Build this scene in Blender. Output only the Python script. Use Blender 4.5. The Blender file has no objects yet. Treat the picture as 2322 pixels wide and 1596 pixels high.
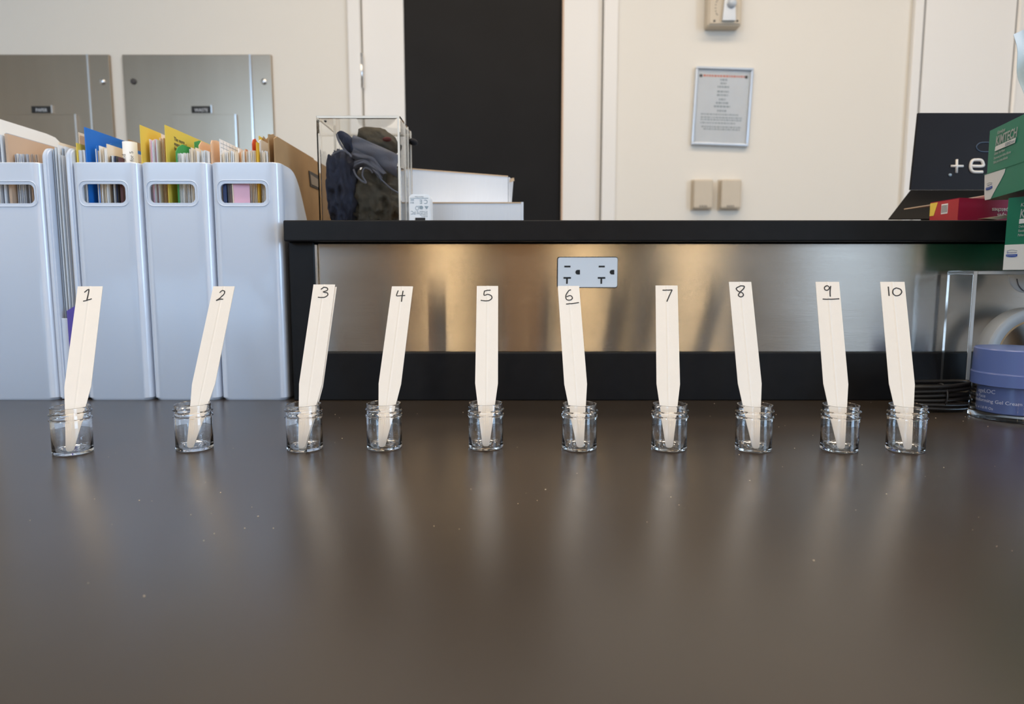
import bpy, bmesh, math, random
from mathutils import Vector, Matrix, noise
random.seed(7)
C = bpy.context.scene.collection
SC = bpy.context.scene
PI = math.pi

# ------------------------------------------------------------------ camera
F, CX, CY, HEYE = 1520.0, 1161.0, 798.0, 0.142
PIT = math.atan((CY-628.0)/F)
cp, sp = math.cos(PIT), math.sin(PIT)
cam_d = bpy.data.cameras.new('camera'); cam = bpy.data.objects.new('camera', cam_d); C.objects.link(cam)
cam.location = (0, 0, HEYE); cam.rotation_euler = (PI/2-PIT, 0, 0)
cam_d.sensor_width = 36; cam_d.lens = F/2322*36; cam_d.clip_start = .01
cam_d.dof.use_dof = True; cam_d.dof.focus_distance = .575; cam_d.dof.aperture_fstop = 9.0
SC.camera = cam
# ------------------------------------------------------------------ world, lights, exposure
w = bpy.data.worlds.new('world'); SC.world = w; w.use_nodes = True
bg = w.node_tree.nodes['Background']; bg.inputs[0].default_value = (.75, .85, 1, 1); bg.inputs[1].default_value = .35
SC.view_settings.view_transform = 'Standard'; SC.view_settings.look = 'None'
SC.view_settings.gamma = 1; SC.view_settings.use_curve_mapping = False
SC.view_settings.exposure = 0.0
SC.cycles.max_bounces = 16; SC.cycles.transmission_bounces = 14; SC.cycles.glossy_bounces = 6
SC.cycles.transparent_max_bounces = 16; SC.cycles.use_denoising = True
SC.cycles.sample_clamp_indirect = 20.0; SC.cycles.caustics_refractive = True

def area(name, loc, rot, sx, sy, power, col):
    l = bpy.data.lights.new(name, 'AREA'); l.shape = 'RECTANGLE'; l.size = sx; l.size_y = sy
    l.energy = power; l.color = col
    o = bpy.data.objects.new(name, l); C.objects.link(o); o.location = loc; o.rotation_euler = rot
    return o
YB = -3.2
area('window_light_left', (-2.22, YB+.08, 1.42), (PI/2, 0, 0), 1.3, .9, 60, (.49, .715, 1))
area('window_light_right', (3.32, -1.5, .75), (0, PI/2, 0), 1.7, 1.5, 80, (.49, .715, 1))
area('window_light_slit', (2.3, YB+.08, .75), (PI/2, 0, 0), .5, 1.7, 5.0, (.62, .80, 1))
area('ceiling_light_bench', (0, .35, 1.93), (0, 0, 0), 2.6, .5, 26, (1, .80, .56))
area('ceiling_light_aisle', (.6, 1.5, 1.93), (0, 0, 0), 3.6, .35, 29, (1, .80, .58))
area('ceiling_light_rear', (-.6, -1.5, 1.93), (0, 0, 0), 2.6, .4, 14, (1, .80, .58))

# ------------------------------------------------------------------ projection helpers
def ray(px, py):
    a, b = (px-CX)/F, (CY-py)/F
    return Vector((a, cp+sp*b, -sp+cp*b))
EYE = Vector((0, 0, HEYE))
def P(px, py, Y):
    d = ray(px, py); return EYE + d*(Y/d.y)
def G(px, py, z=0.0):
    d = ray(px, py); return EYE + d*((z-HEYE)/d.z)

# ------------------------------------------------------------------ materials
MATS = {}
def mat(name, col, rough=.5, metal=0, spec=.5, var=.04, vscale=30, bump=0, bscale=200, coat=0, sss=0,
        trans=0, ior=1.5, stretch=None, aniso=0, alpha=1):
    if name in MATS: return MATS[name]
    m = bpy.data.materials.new(name); m.use_nodes = True; nt = m.node_tree
    b = nt.nodes['Principled BSDF']
    tc = nt.nodes.new('ShaderNodeTexCoord'); src = tc.outputs['Object']
    if stretch:
        mp = nt.nodes.new('ShaderNodeMapping'); mp.inputs['Scale'].default_value = stretch
        nt.links.new(src, mp.inputs[0]); src = mp.outputs[0]
    n = nt.nodes.new('ShaderNodeTexNoise'); n.inputs['Scale'].default_value = vscale; n.inputs['Detail'].default_value = 3
    nt.links.new(src, n.inputs['Vector'])
    r = nt.nodes.new('ShaderNodeMix'); r.data_type = 'RGBA'
    c1 = [max(0, c*(1-var)) for c in col[:3]]+[1]; c2 = [min(1, c*(1+var)) for c in col[:3]]+[1]
    r.inputs['A'].default_value = c1; r.inputs['B'].default_value = c2
    nt.links.new(n.outputs[0], r.inputs['Factor']); nt.links.new(r.outputs['Result'], b.inputs['Base Color'])
    b.inputs['Roughness'].default_value = rough; b.inputs['Metallic'].default_value = metal
    b.inputs['Specular IOR Level'].default_value = spec; b.inputs['IOR'].default_value = ior
    b.inputs['Coat Weight'].default_value = coat; b.inputs['Coat Roughness'].default_value = .08
    b.inputs['Transmission Weight'].default_value = trans
    if sss: b.inputs['Subsurface Weight'].default_value = sss; b.inputs['Subsurface Scale'].default_value = .003
    if bump:
        n2 = nt.nodes.new('ShaderNodeTexNoise'); n2.inputs['Scale'].default_value = bscale; n2.inputs['Detail'].default_value = 4
        nt.links.new(src, n2.inputs['Vector'])
        bp = nt.nodes.new('ShaderNodeBump'); bp.inputs['Strength'].default_value = bump; bp.inputs['Distance'].default_value = .001
        nt.links.new(n2.outputs[0], bp.inputs['Height']); nt.links.new(bp.outputs[0], b.inputs['Normal'])
    if aniso:
        b.inputs['Anisotropic'].default_value = aniso
        cx = nt.nodes.new('ShaderNodeCombineXYZ'); cx.inputs[2].default_value = 1
        nt.links.new(cx.outputs[0], b.inputs['Tangent'])
    MATS[name] = m; return m
M_wall = mat('wall_paint', (.80, .765, .70), .75, var=.015, vscale=2, bump=.08, bscale=300)
M_wallwhite = mat('white_gloss_paint', (.84, .82, .79), .4, var=.01, vscale=3)
M_ceil = mat('ceiling_paint', (.8, .78, .74), .9)
M_floor = mat('floor_vinyl', (.30, .26, .22), .5, var=.1, vscale=4)
M_back = mat('rear_wall_paint', (.40, .355, .305), .7, var=.15, vscale=1.2)
M_wood = mat('rear_wood', (.30, .17, .08), .45, var=.2, vscale=6, stretch=(8, 8, 1))
M_dark = mat('rear_dark', (.06, .055, .05), .5)
M_bench = mat('black_epoxy_resin', (.040, .030, .022), .26, spec=.8, var=.25, vscale=9, bump=.05, bscale=900)
M_shelf = mat('black_shelf_laminate', (.009, .009, .010), .42, spec=.2, var=.35, vscale=60, bump=.04, bscale=500)
M_steel = mat('brushed_steel', (.57, .53, .485), .22, metal=1, var=.05, vscale=18, stretch=(.6, 6, 14), bump=.05, bscale=120, aniso=.93)
M_steel2 = mat('wall_panel_steel', (.36, .30, .235), .30, metal=1, var=.12, vscale=3, stretch=(3, 1, .5))
M_chrome = mat('bright_metal', (.75, .77, .80), .2, metal=1)
M_blackdoor = mat('black_door_panel', (.010, .0095, .010), .5, spec=.15, var=.3, vscale=6)
M_file = mat('white_gloss_plastic', (.70, .765, .88), .16, spec=.55, var=.01, coat=.5)
M_outlet = mat('outlet_plastic', (.86, .88, .90), .35, var=.01)
M_slot = mat('slot_black', (.01, .01, .01), .6)
M_label = mat('cream_label_plastic', (.82, .755, .68), .55, var=.02, vscale=120, bump=.05, bscale=700)
M_ink = mat('marker_ink', (.022, .02, .022), .45, var=.2)
M_ps = mat('clear_polystyrene', (1, 1, 1), .03, trans=1, ior=1.53, var=.0)
M_acr = mat('clear_acrylic', (.97, .97, .96), .02, trans=1, ior=1.22, var=.0)
M_acredge = mat('frosted_acrylic_edge', (.86, .82, .74), .4, var=.05, vscale=60)
M_card = mat('white_corrugated_card', (.74, .76, .80), .8, var=.03, vscale=150, stretch=(6, 1, .3), bump=.2, bscale=60)
M_kraftedge = mat('kraft_edge', (.62, .44, .28), .85, var=.1)
M_kraft = mat('kraft_paper', (.42, .265, .13), .8, var=.12, vscale=40)
M_white = mat('white_paper', (.86, .85, .83), .8, var=.03)
M_white2 = mat('cool_white_paper', (.74, .78, .83), .8, var=.03)
M_cream = mat('cream_paper', (.84, .72, .56), .8, var=.04)
M_tan = mat('tan_cover', (.62, .44, .31), .75, var=.06)
M_yellow = mat('yellow_card', (.82, .60, .09), .7, var=.04)
M_blue = mat('blue_folder', (.010, .17, .62), .5, var=.05)
M_green = mat('green_folder', (.05, .33, .09), .6, var=.06)
M_pink = mat('pink_paper', (.85, .50, .62), .75, var=.04)
M_peach = mat('peach_folder', (.82, .52, .32), .75, var=.05)
M_red = mat('red_tab', (.62, .07, .02), .5, var=.05)
M_purple = mat('purple_folder', (.10, .07, .38), .5, var=.05)
M_grey = mat('grey_paper', (.42, .45, .52), .8, var=.1, vscale=200)
M_darkgrey = mat('dark_grey_cover', (.07, .065, .065), .7)
M_navydark = mat('navy_cover', (.02, .04, .12), .6)
M_ptext = mat('print_ink', (.08, .07, .07), .7)
M_gtext = mat('grey_print', (.30, .37, .42), .7)
M_navy = mat('navy_cloth', (.024, .033, .068), .85, var=.3, vscale=25, bump=.5, bscale=900)
M_gcloth = mat('grey_blue_cloth', (.15, .155, .19), .85, var=.15, vscale=25, bump=.5, bscale=900)
M_olive = mat('olive_cloth', (.075, .065, .048), .9, var=.25, vscale=30, bump=.5, bscale=900)
M_foam = mat('black_foam', (.008, .008, .012), .9)
M_blackbox = mat('black_box_card', (.015, .0135, .015), .5, spec=.12, var=.15, vscale=20)
M_logo = mat('pale_foil_print', (.80, .74, .66), .5)
M_ring = mat('slate_blue_print', (.05, .08, .13), .5)
M_mag = mat('magenta_card', (.30, .006, .04), .55, spec=.25, var=.06)
M_magred = mat('coral_red_card', (.45, .03, .035), .35, var=.1)
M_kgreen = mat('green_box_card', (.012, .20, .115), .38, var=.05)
M_kgreen2 = mat('deep_green_shade_card', (.004, .15, .085), .38, var=.05)  # same green card with the lower box's shade in the colour; also the perforation
M_kwhite = mat('white_box_card', (.68, .69, .68), .45, var=.02)
M_kblue = mat('royal_blue_print', (.02, .07, .36), .5)
M_jar = mat('periwinkle_plastic', (.105, .155, .38), .32, var=.02)
M_jartext = mat('pale_print', (.78, .80, .90), .5)
M_cable = mat('black_cable', (.012, .010, .009), .38)
M_tape = mat('grey_tape', (.44, .44, .43), .4, var=.12, vscale=10)
M_tissue = mat('white_tissue', (.86, .87, .88), .9, var=.02)
M_beige = mat('beige_plastic', (.60, .52, .41), .45, var=.03)
M_alu = mat('aluminium_frame', (.62, .66, .72), .3, metal=.8)
M_lens = mat('strobe_lens', (.55, .60, .66), .12, spec=.8, var=.2, vscale=60)
M_crumb = mat('crumb', (.70, .58, .42), .8, var=.3)
M_redtext = mat('red_print', (.72, .22, .15), .7)
M_strip = mat('yellow_bead', (.60, .42, .08), .4)

# ------------------------------------------------------------------ object helpers
def props(o, label=None, cat=None, group=None, kind=None):
    if label: o['label'] = label
    if cat: o['category'] = cat
    if group: o['group'] = group
    if kind: o['kind'] = kind
    return o
def thing(name, loc, label, cat, group=None):
    o = bpy.data.objects.new(name, None); C.objects.link(o); o.location = loc; o.empty_display_size = .02
    return props(o, label, cat, group)
def wloc(o):
    v = Vector((0, 0, 0))
    while o is not None: v += o.location; o = o.parent
    return v
GLASS = ('clear_polystyrene', 'clear_acrylic', 'periwinkle_plastic')
def link(name, me, m, parent=None, smooth=False, label=None):
    """me is in world coordinates; child meshes are shifted to the parent's origin"""
    if parent is not None: me.transform(Matrix.Translation(-wloc(parent)))
    if m is not None: me.materials.clear(); me.materials.append(m)
    if smooth:
        for p in me.polygons: p.use_smooth = True
        if m is not None and m.name in GLASS: me.set_sharp_from_angle(angle=math.radians(28))
    o = bpy.data.objects.new(name, me); C.objects.link(o)
    if parent is not None: o.parent = parent
    if label: o['label'] = label
    return o
def bm_done(bm, name='m', recalc=True):
    if recalc: bmesh.ops.recalc_face_normals(bm, faces=bm.faces)
    me = bpy.data.meshes.new(name); bm.to_mesh(me); bm.free(); return me
def bm_box(bm, lo, hi, bev=0, seg=2, M=None):
    r = bmesh.ops.create_cube(bm, size=1)
    vs = r['verts']; c = [(a+b)/2 for a, b in zip(lo, hi)]; s = [abs(b-a) for a, b in zip(lo, hi)]
    for v in vs: v.co = Vector((v.co.x*s[0]+c[0], v.co.y*s[1]+c[1], v.co.z*s[2]+c[2]))
    if bev:
        es = list({e for v in vs for e in v.link_edges})
        r2 = bmesh.ops.bevel(bm, geom=es, offset=bev, segments=seg, affect='EDGES', profile=.5)
        vs = list({v for f in r2['faces'] for v in f.verts} | {v for v in vs if v.is_valid})
    if M is not None:
        for v in vs: v.co = M @ v.co
    return vs
def box(name, lo, hi, m, parent=None, bev=0, M=None, label=None, seg=2):
    bm = bmesh.new(); bm_box(bm, lo, hi, bev, seg, M)
    return link(name, bm_done(bm), m, parent, label=label)
def prism(name, pts, off, m, parent=None, label=None, smooth=False):
    """planar polygon of 3-D points extruded by vector off"""
    bm = bmesh.new(); off = Vector(off)
    a = [bm.verts.new(Vector(p)) for p in pts]; b = [bm.verts.new(Vector(p)+off) for p in pts]
    bm.faces.new(a); bm.faces.new(b[::-1]); n = len(a)
    for i in range(n): bm.faces.new((a[i], a[(i+1) % n], b[(i+1) % n], b[i]))
    return link(name, bm_done(bm), m, parent, smooth, label)
def lathe(name, prof, m, parent=None, c=(0, 0, 0), n=48, axis='Z', closed=False, label=None, smooth=True, fn=None):
    bm = bmesh.new(); rows = []
    for (r, z) in prof:
        row = []
        for i in range(n):
            t = 2*PI*i/n; rr, zz = (r, z) if fn is None else fn(r, z, t)
            if axis == 'Z': p = (c[0]+rr*math.cos(t), c[1]+rr*math.sin(t), c[2]+zz)
            else: p = (c[0]+rr*math.cos(t), c[1]+zz, c[2]+rr*math.sin(t))
            row.append(bm.verts.new(p))
        rows.append(row)
    k = len(rows)
    for j in range(k if closed else k-1):
        a, b = rows[j], rows[(j+1) % k]
        for i in range(n): bm.faces.new((a[i], a[(i+1) % n], b[(i+1) % n], b[i]))
    if not closed:
        bm.faces.new(rows[0][::-1]); bm.faces.new(rows[-1])
    bmesh.ops.remove_doubles(bm, verts=bm.verts, dist=1e-6)
    return link(name, bm_done(bm), m, parent, smooth, label)
def catmull(pts, k=8, closed=False):
    pts = [Vector(p) for p in pts]; n = len(pts)
    if n < 3 and not closed: return pts
    out = []
    for i in range(n if closed else n-1):
        if closed: p0, p1, p2, p3 = pts[i-1], pts[i], pts[(i+1) % n], pts[(i+2) % n]
        else: p0, p1, p2, p3 = pts[max(i-1, 0)], pts[i], pts[i+1], pts[min(i+2, n-1)]
        for j in range(k):
            t = j/k
            out.append(.5*((2*p1)+(-p0+p2)*t+(2*p0-5*p1+4*p2-p3)*t*t+(-p0+3*p1-3*p2+p3)*t**3))
    if not closed: out.append(pts[-1])
    return out
def tube_bm(bm, pts, r, n=8, closed=False, squash=None):
    pts = [Vector(p) for p in pts]; N = len(pts); rows = []
    up = Vector((0, 0, 1)); prev = None
    for i in range(N):
        t = (pts[(i+1) % N]-pts[i-1]) if closed else (pts[min(i+1, N-1)]-pts[max(i-1, 0)])
        if t.length < 1e-9: t = Vector((1, 0, 0))
        t.normalize()
        if prev is None:
            a = t.cross(up)
            if a.length < .1: a = t.cross(Vector((1, 0, 0)))
        else: a = prev-t*prev.dot(t)
        a.normalize(); prev = a; b = t.cross(a)
        rr = r(i/(max(1, N-1))) if callable(r) else r
        rows.append([bm.verts.new(pts[i]+(a*math.cos(2*PI*j/n)+b*math.sin(2*PI*j/n))*rr) for j in range(n)])
    for i in range(N if closed else N-1):
        a, b = rows[i], rows[(i+1) % N]
        for j in range(n): bm.faces.new((a[j], a[(j+1) % n], b[(j+1) % n], b[j]))
    if not closed: bm.faces.new(rows[0][::-1]); bm.faces.new(rows[-1])
def tube(name, pts, r, m, parent=None, n=8, closed=False, label=None):
    bm = bmesh.new(); tube_bm(bm, pts, r, n, closed); return link(name, bm_done(bm), m, parent, True, label)
def rrect(x0, x1, y0, y1, r, k=6):
    out = []
    for cx, cy, a0 in ((x1-r, y1-r, 0), (x0+r, y1-r, PI/2), (x0+r, y0+r, PI), (x1-r, y0+r, 1.5*PI)):
        for i in range(k+1):
            a = a0+PI/2*i/k; out.append((cx+r*math.cos(a), cy+r*math.sin(a)))
    return out
def text(body, size, m, parent, org, xd, yd, name='lettering', sx=1.0, shear=0, bold=0, align='LEFT', wrap=None, lift=.0002, thick=.0001):
    cu = bpy.data.curves.new('t', 'FONT'); cu.body = body; cu.size = size; cu.shear = shear; cu.offset = bold*size
    cu.align_x = align; cu.resolution_u = 3; cu.fill_mode = 'BOTH'; cu.extrude = thick
    o = bpy.data.objects.new('t', cu); C.objects.link(o)
    dg = bpy.context.evaluated_depsgraph_get(); me = bpy.data.meshes.new_from_object(o.evaluated_get(dg))
    bpy.data.objects.remove(o); bpy.data.curves.remove(cu)
    xd = Vector(xd).normalized(); yd = Vector(yd).normalized(); nd = xd.cross(yd); org = Vector(org)
    for v in me.vertices:
        if wrap: v.co = wrap(v.co.x*sx, v.co.y, v.co.z+lift)
        else: v.co = org+xd*v.co.x*sx+yd*v.co.y+nd*(v.co.z+lift)
    return link(name, me, m, parent)
def boolean_cut(o, cutters):
    for c in cutters:
        md = o.modifiers.new('b', 'BOOLEAN'); md.operation = 'DIFFERENCE'; md.object = c; md.solver = 'EXACT'
    dg = bpy.context.evaluated_depsgraph_get(); dg.update()
    me = bpy.data.meshes.new_from_object(o.evaluated_get(dg)); o.modifiers.clear(); o.data = me
    for c in cutters: bpy.data.objects.remove(c)

# ------------------------------------------------------------------ the room shell
YW = 2.60; XL, XR, ZF, ZC = -3.4, 3.4, -.90, 2.0
def struct(o, label=None): o['kind'] = 'structure'; return o
struct(box('floor', (XL, YB, ZF-.1), (XR, YW, ZF), M_floor))
struct(box('ceiling', (XL, YB, ZC), (XR, YW, ZC+.1), M_ceil))
struct(box('wall_left', (XL-.1, YB, ZF), (XL, YW, ZC), M_wall))
wr = bmesh.new()
for lo, hi in (((YB, ZF), (-2.3, ZC)), ((-.7, ZF), (YW, ZC)), ((-2.3, ZF), (-.7, -.10)), ((-2.3, 1.60), (-.7, ZC))): bm_box(wr, (XR, lo[0], lo[1]), (XR+.1, hi[0], hi[1]))
struct(link('wall_right', bm_done(wr), M_wall))
wr = bmesh.new()
for lo, hi in (((-2.3, -.10), (-2.25, 1.6)), ((-.75, -.1), (-.7, 1.6)), ((-2.25, -.1), (-.75, -.05)), ((-2.25, 1.55), (-.75, 1.6))): bm_box(wr, (XR-.02, lo[0], lo[1]), (XR+.1, hi[0], hi[1]))
o = struct(link('window_3', bm_done(wr), M_wallwhite)); box('pane', (XR-.01, -2.25, -.05), (XR-.005, -.75, 1.55), M_acr, o)
# back wall with two door openings
dx0, dx1 = P(822, 250, YW).x, P(1366, 250, YW).x
ex0, ex1 = P(2074, 250, YW).x, P(2074, 250, YW).x+.92
ztop = 1.62
wb = bmesh.new()
for a, b in ((XL, dx0), (dx1, ex0), (ex1, XR)): bm_box(wb, (a, YW, ZF), (b, YW+.12, ZC))
bm_box(wb, (dx0, YW, ztop), (dx1, YW+.12, ZC)); bm_box(wb, (ex0, YW, ztop), (ex1, YW+.12, ZC))
struct(link('wall_back', bm_done(wb), M_wall))
# rear wall (behind the camera) with two windows
wf = bmesh.new(); wz0, wz1 = -.10, 1.60
xs = [XL, -2.92, -1.52, 2.0, 2.6, XR]
for i in (0, 2, 4): bm_box(wf, (xs[i], YB-.12, ZF), (xs[i+1], YB, ZC))
WZ = {1: (.95, 1.88), 3: (wz0, wz1)}
for i in (1, 3):
    bm_box(wf, (xs[i], YB-.12, ZF), (xs[i+1], YB, WZ[i][0])); bm_box(wf, (xs[i], YB-.12, WZ[i][1]), (xs[i+1], YB, ZC))
struct(link('wall_front', bm_done(wf), M_back))
for k, (a, b) in enumerate(((-2.92, -1.52), (2.0, 2.6))):
    f = bmesh.new(); wz0, wz1 = WZ[2*k+1]
    for lo, hi in (((a, wz0), (a+.05, wz1)), ((b-.05, wz0), (b, wz1)), ((a, wz0), (b, wz0+.05)), ((a, wz1-.05), (b, wz1)),
                   (((a+b)/2-.025, wz0), ((a+b)/2+.025, wz1))):
        bm_box(f, (lo[0], YB-.02, lo[1]), (hi[0], YB+.12, hi[1]))
    o = struct(link('window_%d' % (k+1), bm_done(f), M_wallwhite))
    box('pane', (a+.05, YB-.012, wz0+.05), (b-.05, YB-.006, wz1-.05), M_acr, o)
# door 1: white leaf with a tall black panel
d1 = struct(thing('door_1', (0, YW, ZF), None, None))
bx0, bx1 = P(917, 250, YW).x, P(1274, 250, YW).x
lf = bmesh.new(); yl = YW+.012
bm_box(lf, (dx0+.004, yl, ZF+.01), (bx0, yl+.045, ztop-.004)); bm_box(lf, (bx1, yl, ZF+.01), (dx1-.004, yl+.045, ztop-.004))
bm_box(lf, (bx0, yl, ztop-.15), (bx1, yl+.045, ztop-.004)); bm_box(lf, (bx0, yl, ZF+.01), (bx1, yl+.045, ZF+.3))
link('door_leaf', bm_done(lf), M_wallwhite, d1)
box('door_panel', (bx0, yl+.012, ZF+.3), (bx1, yl+.03, ztop-.15), M_blackdoor, d1, label='matt black door panel')
hz0, hz1 = P(824, 200, YW).z, P(824, 122, YW).z
hg = tube('hinge', [(dx0, YW-.004, hz0), (dx0, YW-.004, hz1)], .007, M_chrome, d1, n=12)
tube('hinge', [(dx0, YW-.004, -.7), (dx0, YW-.004, -.6)], .007, M_chrome, d1, n=12)
for k, (a, b) in enumerate(((P(795, 250, YW).x, dx0), (dx1, P(1397, 250, YW).x))):
    struct(box('trim_%d' % (k+1), (a, YW-.016, ZF), (b, YW, ztop+.05), M_wallwhite, bev=.003))
struct(box('trim_3', (P(795, 250, YW).x, YW-.016, ztop), (P(1397, 250, YW).x, YW-.0005, ztop+.05), M_wallwhite))
# small warm bead along the black panel
box('glazing_bead', (bx1, yl-.004, ZF+.3), (bx1+.006, yl+.012, ztop-.15), M_tan, d1)
# door 2: plain white leaf at the right
d2 = struct(thing('door_2', (0, YW, ZF), None, None))
rx = P(2291, 150, YW).x
box('door_leaf', (ex0+.012, YW-.012, ZF+.01), (rx, YW+.03, ztop-.004), M_wallwhite, d2, bev=.003)
box('door_leaf', (rx+.012, YW-.012, ZF+.01), (ex1-.004, YW+.03, ztop-.004), M_wallwhite, d2, bev=.003)
tube('astragal', [(rx+.006, YW-.018, ZF+.02), (rx+.006, YW-.018, ztop-.02)], .007, M_wallwhite, d2, n=10)
struct(box('trim_4', (P(2042, 430, YW).x, YW-.022, ZF), (ex0, YW, ztop+.05), M_wallwhite, bev=.004))
struct(box('trim_5', (ex1, YW-.022, ZF), (ex1+.07, YW, ztop+.05), M_wallwhite, bev=.004))
for n_, a, b in (('left', XL, dx0-.06), ('right', dx1+.06, ex0-.1)):
    struct(box('baseboard_'+n_, (a, YW-.012, ZF), (b, YW, ZF+.1), M_dark))
# ------------------------------------------------------------------ things on the back wall
def wall_panel(x0, x1, seam, lockx, dotx, flap, plate, label):
    z1 = P(400, 126, YW).z; z0 = -.12; t = thing('steel_wall_panel', (P(x0, 200, YW).x, YW, z0), label, 'panel')
    X = lambda px: P(px, 200, YW).x
    Z = lambda py: P(400, py, YW).z
    box('door_leaf', (X(x0), YW-.012, z0), (X(seam)-.003, YW, z1), M_steel2, t, bev=.002)
    box('side_strip', (X(seam)+.003, YW-.012, z0), (X(x1), YW, z1), M_steel2, t, bev=.002)
    box('piano_hinge', (X(seam)-.0029, YW-.016, z0), (X(seam)+.0029, YW-.002, z1), M_chrome, t)
    for px in (lockx, dotx):
        if px is None: continue
        c = (X(px), YW-.012, Z(187)); prof = [(0, -.006), (.009, -.006), (.011, -.003), (.011, .002)]
        lathe('lock' if px == lockx else 'screw', prof, M_chrome if px == lockx else M_darkgrey, t, c, 16, 'Y')
    fx0, fx1 = flap
    box('push_flap', (X(fx0), YW-.0165, z0+.02), (X(fx1)-.001, YW-.0125, Z(262)), M_steel2, t, bev=.001)
    box('flap_edge', (X(fx1)-.0008, YW-.022, z0+.02), (X(fx1)+.005, YW-.0122, Z(262)), M_chrome, t)
    box('plate_holder', (X(plate[1])+.0005, YW-.018, Z(259)), (X(plate[1])+.0055, YW-.0122, Z(241)), M_chrome, t)
    pl = box('name_plate', (X(plate[0]), YW-.0155, Z(258)), (X(plate[1]), YW-.0122, Z(243)), M_slot, t, label='black engraved name plate')
    text(plate[2], .017, M_white2, pl, ((X(plate[0])+X(plate[1]))/2, YW-.0156, Z(255.5)), (1, 0, 0), (0, 0, 1), align='CENTER', sx=.9)
    return t
wall_panel(-90, 256, 208, 238, -66, (20, 173), (74, 119, 'PAPER'), 'brushed steel wall panel, cut off by the left edge of the view')
wall_panel(285, 620, 573, 602, 308, (390, 535), (436, 480, 'WASTE'), 'brushed steel wall panel beside the white door')

def XZ(px, py, Y=YW): v = P(px, py, Y); return v.x, v.z
# strobe alarm
x0, z1 = XZ(1598, -18); x1, z0 = XZ(1671, 70)
al = thing('strobe_alarm', ((x0+x1)/2, YW, z0), 'beige square wall alarm with a round clear strobe lens', 'alarm')
box('housing', (x0, YW-.05, z0), (x1, YW, z1), M_beige, al, bev=.006)
box('face_plate', (x0+.006, YW-.054, z0+.006), (x1-.006, YW-.0502, z1-.006), M_beige, al, bev=.002)
xm = P(1640, 20, YW).x
prism('lens_cover', [(xm-.021, YW-.0545, z0+.014), (xm+.027, YW-.0545, z0+.014), (xm+.02, YW-.0545, z1-.01), (xm-.012, YW-.0545, z1-.01)], (0, -.012, 0), M_alu, al)
cl = P(1646, 24, YW); lathe('strobe_lens', [(.001, -.018), (.008, -.017), (.014, -.012), (.017, -.004), (.0175, .002)], M_lens, al, (cl.x, YW-.066, cl.z), 24, 'Y')
for px, py in ((1610, 60), (1661, 60), (1611, 5), (1663, 5)):
    s = P(px, py, YW); lathe('screw', [(.0005, -.002), (.0035, -.002), (.004, .001)], M_darkgrey, al, (s.x, YW-.054, s.z), 12, 'Y')
for k in range(7):
    a = math.radians(110+k*25); r = .020; c_ = (P(1618, 30, YW).x+r*.45*math.cos(a), P(1618, 30, YW).z+r*1.3*math.sin(a))
    box('sound_slot', (c_[0]-.002, YW-.0548, c_[1]-.0012), (c_[0]+.002, YW-.0541, c_[1]+.0012), M_darkgrey, al)
# framed notice
tl, tr, br, bl = P(1577, 153, YW), P(1708, 157, YW), P(1692, 334, YW), P(1565, 329, YW)
up = ((tl-bl)+(tr-br)).normalized(); rt = ((tr-tl)+(br-bl)).normalized(); ang = math.atan2(rt.z, rt.x)
ctr = (tl+tr+br+bl)/4; wd = ((tr-tl).length+(br-bl).length)/2; ht = ((tl-bl).length+(tr-br).length)/2
fr = thing('picture_frame', (ctr.x, YW, ctr.z), 'thin silver framed printed notice hanging slightly crooked on the wall', 'picture frame')
MR = Matrix.Translation((ctr.x, YW, ctr.z)) @ Matrix.Rotation(-ang, 4, 'Y')
b_ = .009
for lo, hi in (((-wd/2, ht/2-b_), (wd/2, ht/2)), ((-wd/2, -ht/2), (wd/2, -ht/2+b_)), ((-wd/2, -ht/2+b_), (-wd/2+b_, ht/2-b_)), ((wd/2-b_, -ht/2+b_), (wd/2, ht/2-b_))):
    box('frame_bar', (lo[0], -.018, lo[1]), (hi[0], 0, hi[1]), M_alu, fr, bev=.002, M=MR)
pg = box('notice_sheet', (-wd/2+b_, -.008, -ht/2+b_), (wd/2-b_, -.002, ht/2-b_), M_white2, fr, M=MR)
box('glass', (-wd/2+b_, -.013, -ht/2+b_), (wd/2-b_, -.011, ht/2-b_), M_acr, fr, M=MR)
xx, zz = Vector((math.cos(-ang), 0, 0)), None
xd = MR.to_3x3() @ Vector((1, 0, 0)); zd = MR.to_3x3() @ Vector((0, 0, 1))
def fp(u, v): return MR @ Vector((u*wd, -.0081, v*ht))
def tline(u0, u1, v, m, h=.0042):
    random.seed(int(v*1000)); bm = bmesh.new(); u = u0
    while u < u1:
        L = random.uniform(.015, .05); e = min(u+L, u1)
        a = fp(u, v); b = fp(e, v)
        q = [bm.verts.new(a), bm.verts.new(b), bm.verts.new(b+zd*h), bm.verts.new(a+zd*h)]; bm.faces.new(q); u = e+.012
    return link('print_line', bm_done(bm), m, pg)
tline(-.36, .36, .38, M_redtext, .007)
for v, hw in ((.335, .06), (.29, .05), (.245, .10), (.185, .10), (.14, .10), (.085, .06), (.04, .11), (-.005, .14), (-.06, .08)):
    tline(-hw, hw, v, M_gtext, .006)
for v, a, b in ((-.105, -.36, .3), (-.145, -.36, .36), (-.175, -.36, .36), (-.215, -.36, .25), (-.265, -.34, .36), (-.295, -.30, .34)): tline(a, b, v, M_gtext)
for px in (-.40, .39):
    c_ = fp(px, .39); lathe('print_mark', [(.0003, -.0003), (.006, -.0003), (.006, .0002)], M_ptext, pg, c_, 12, 'Y')
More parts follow.
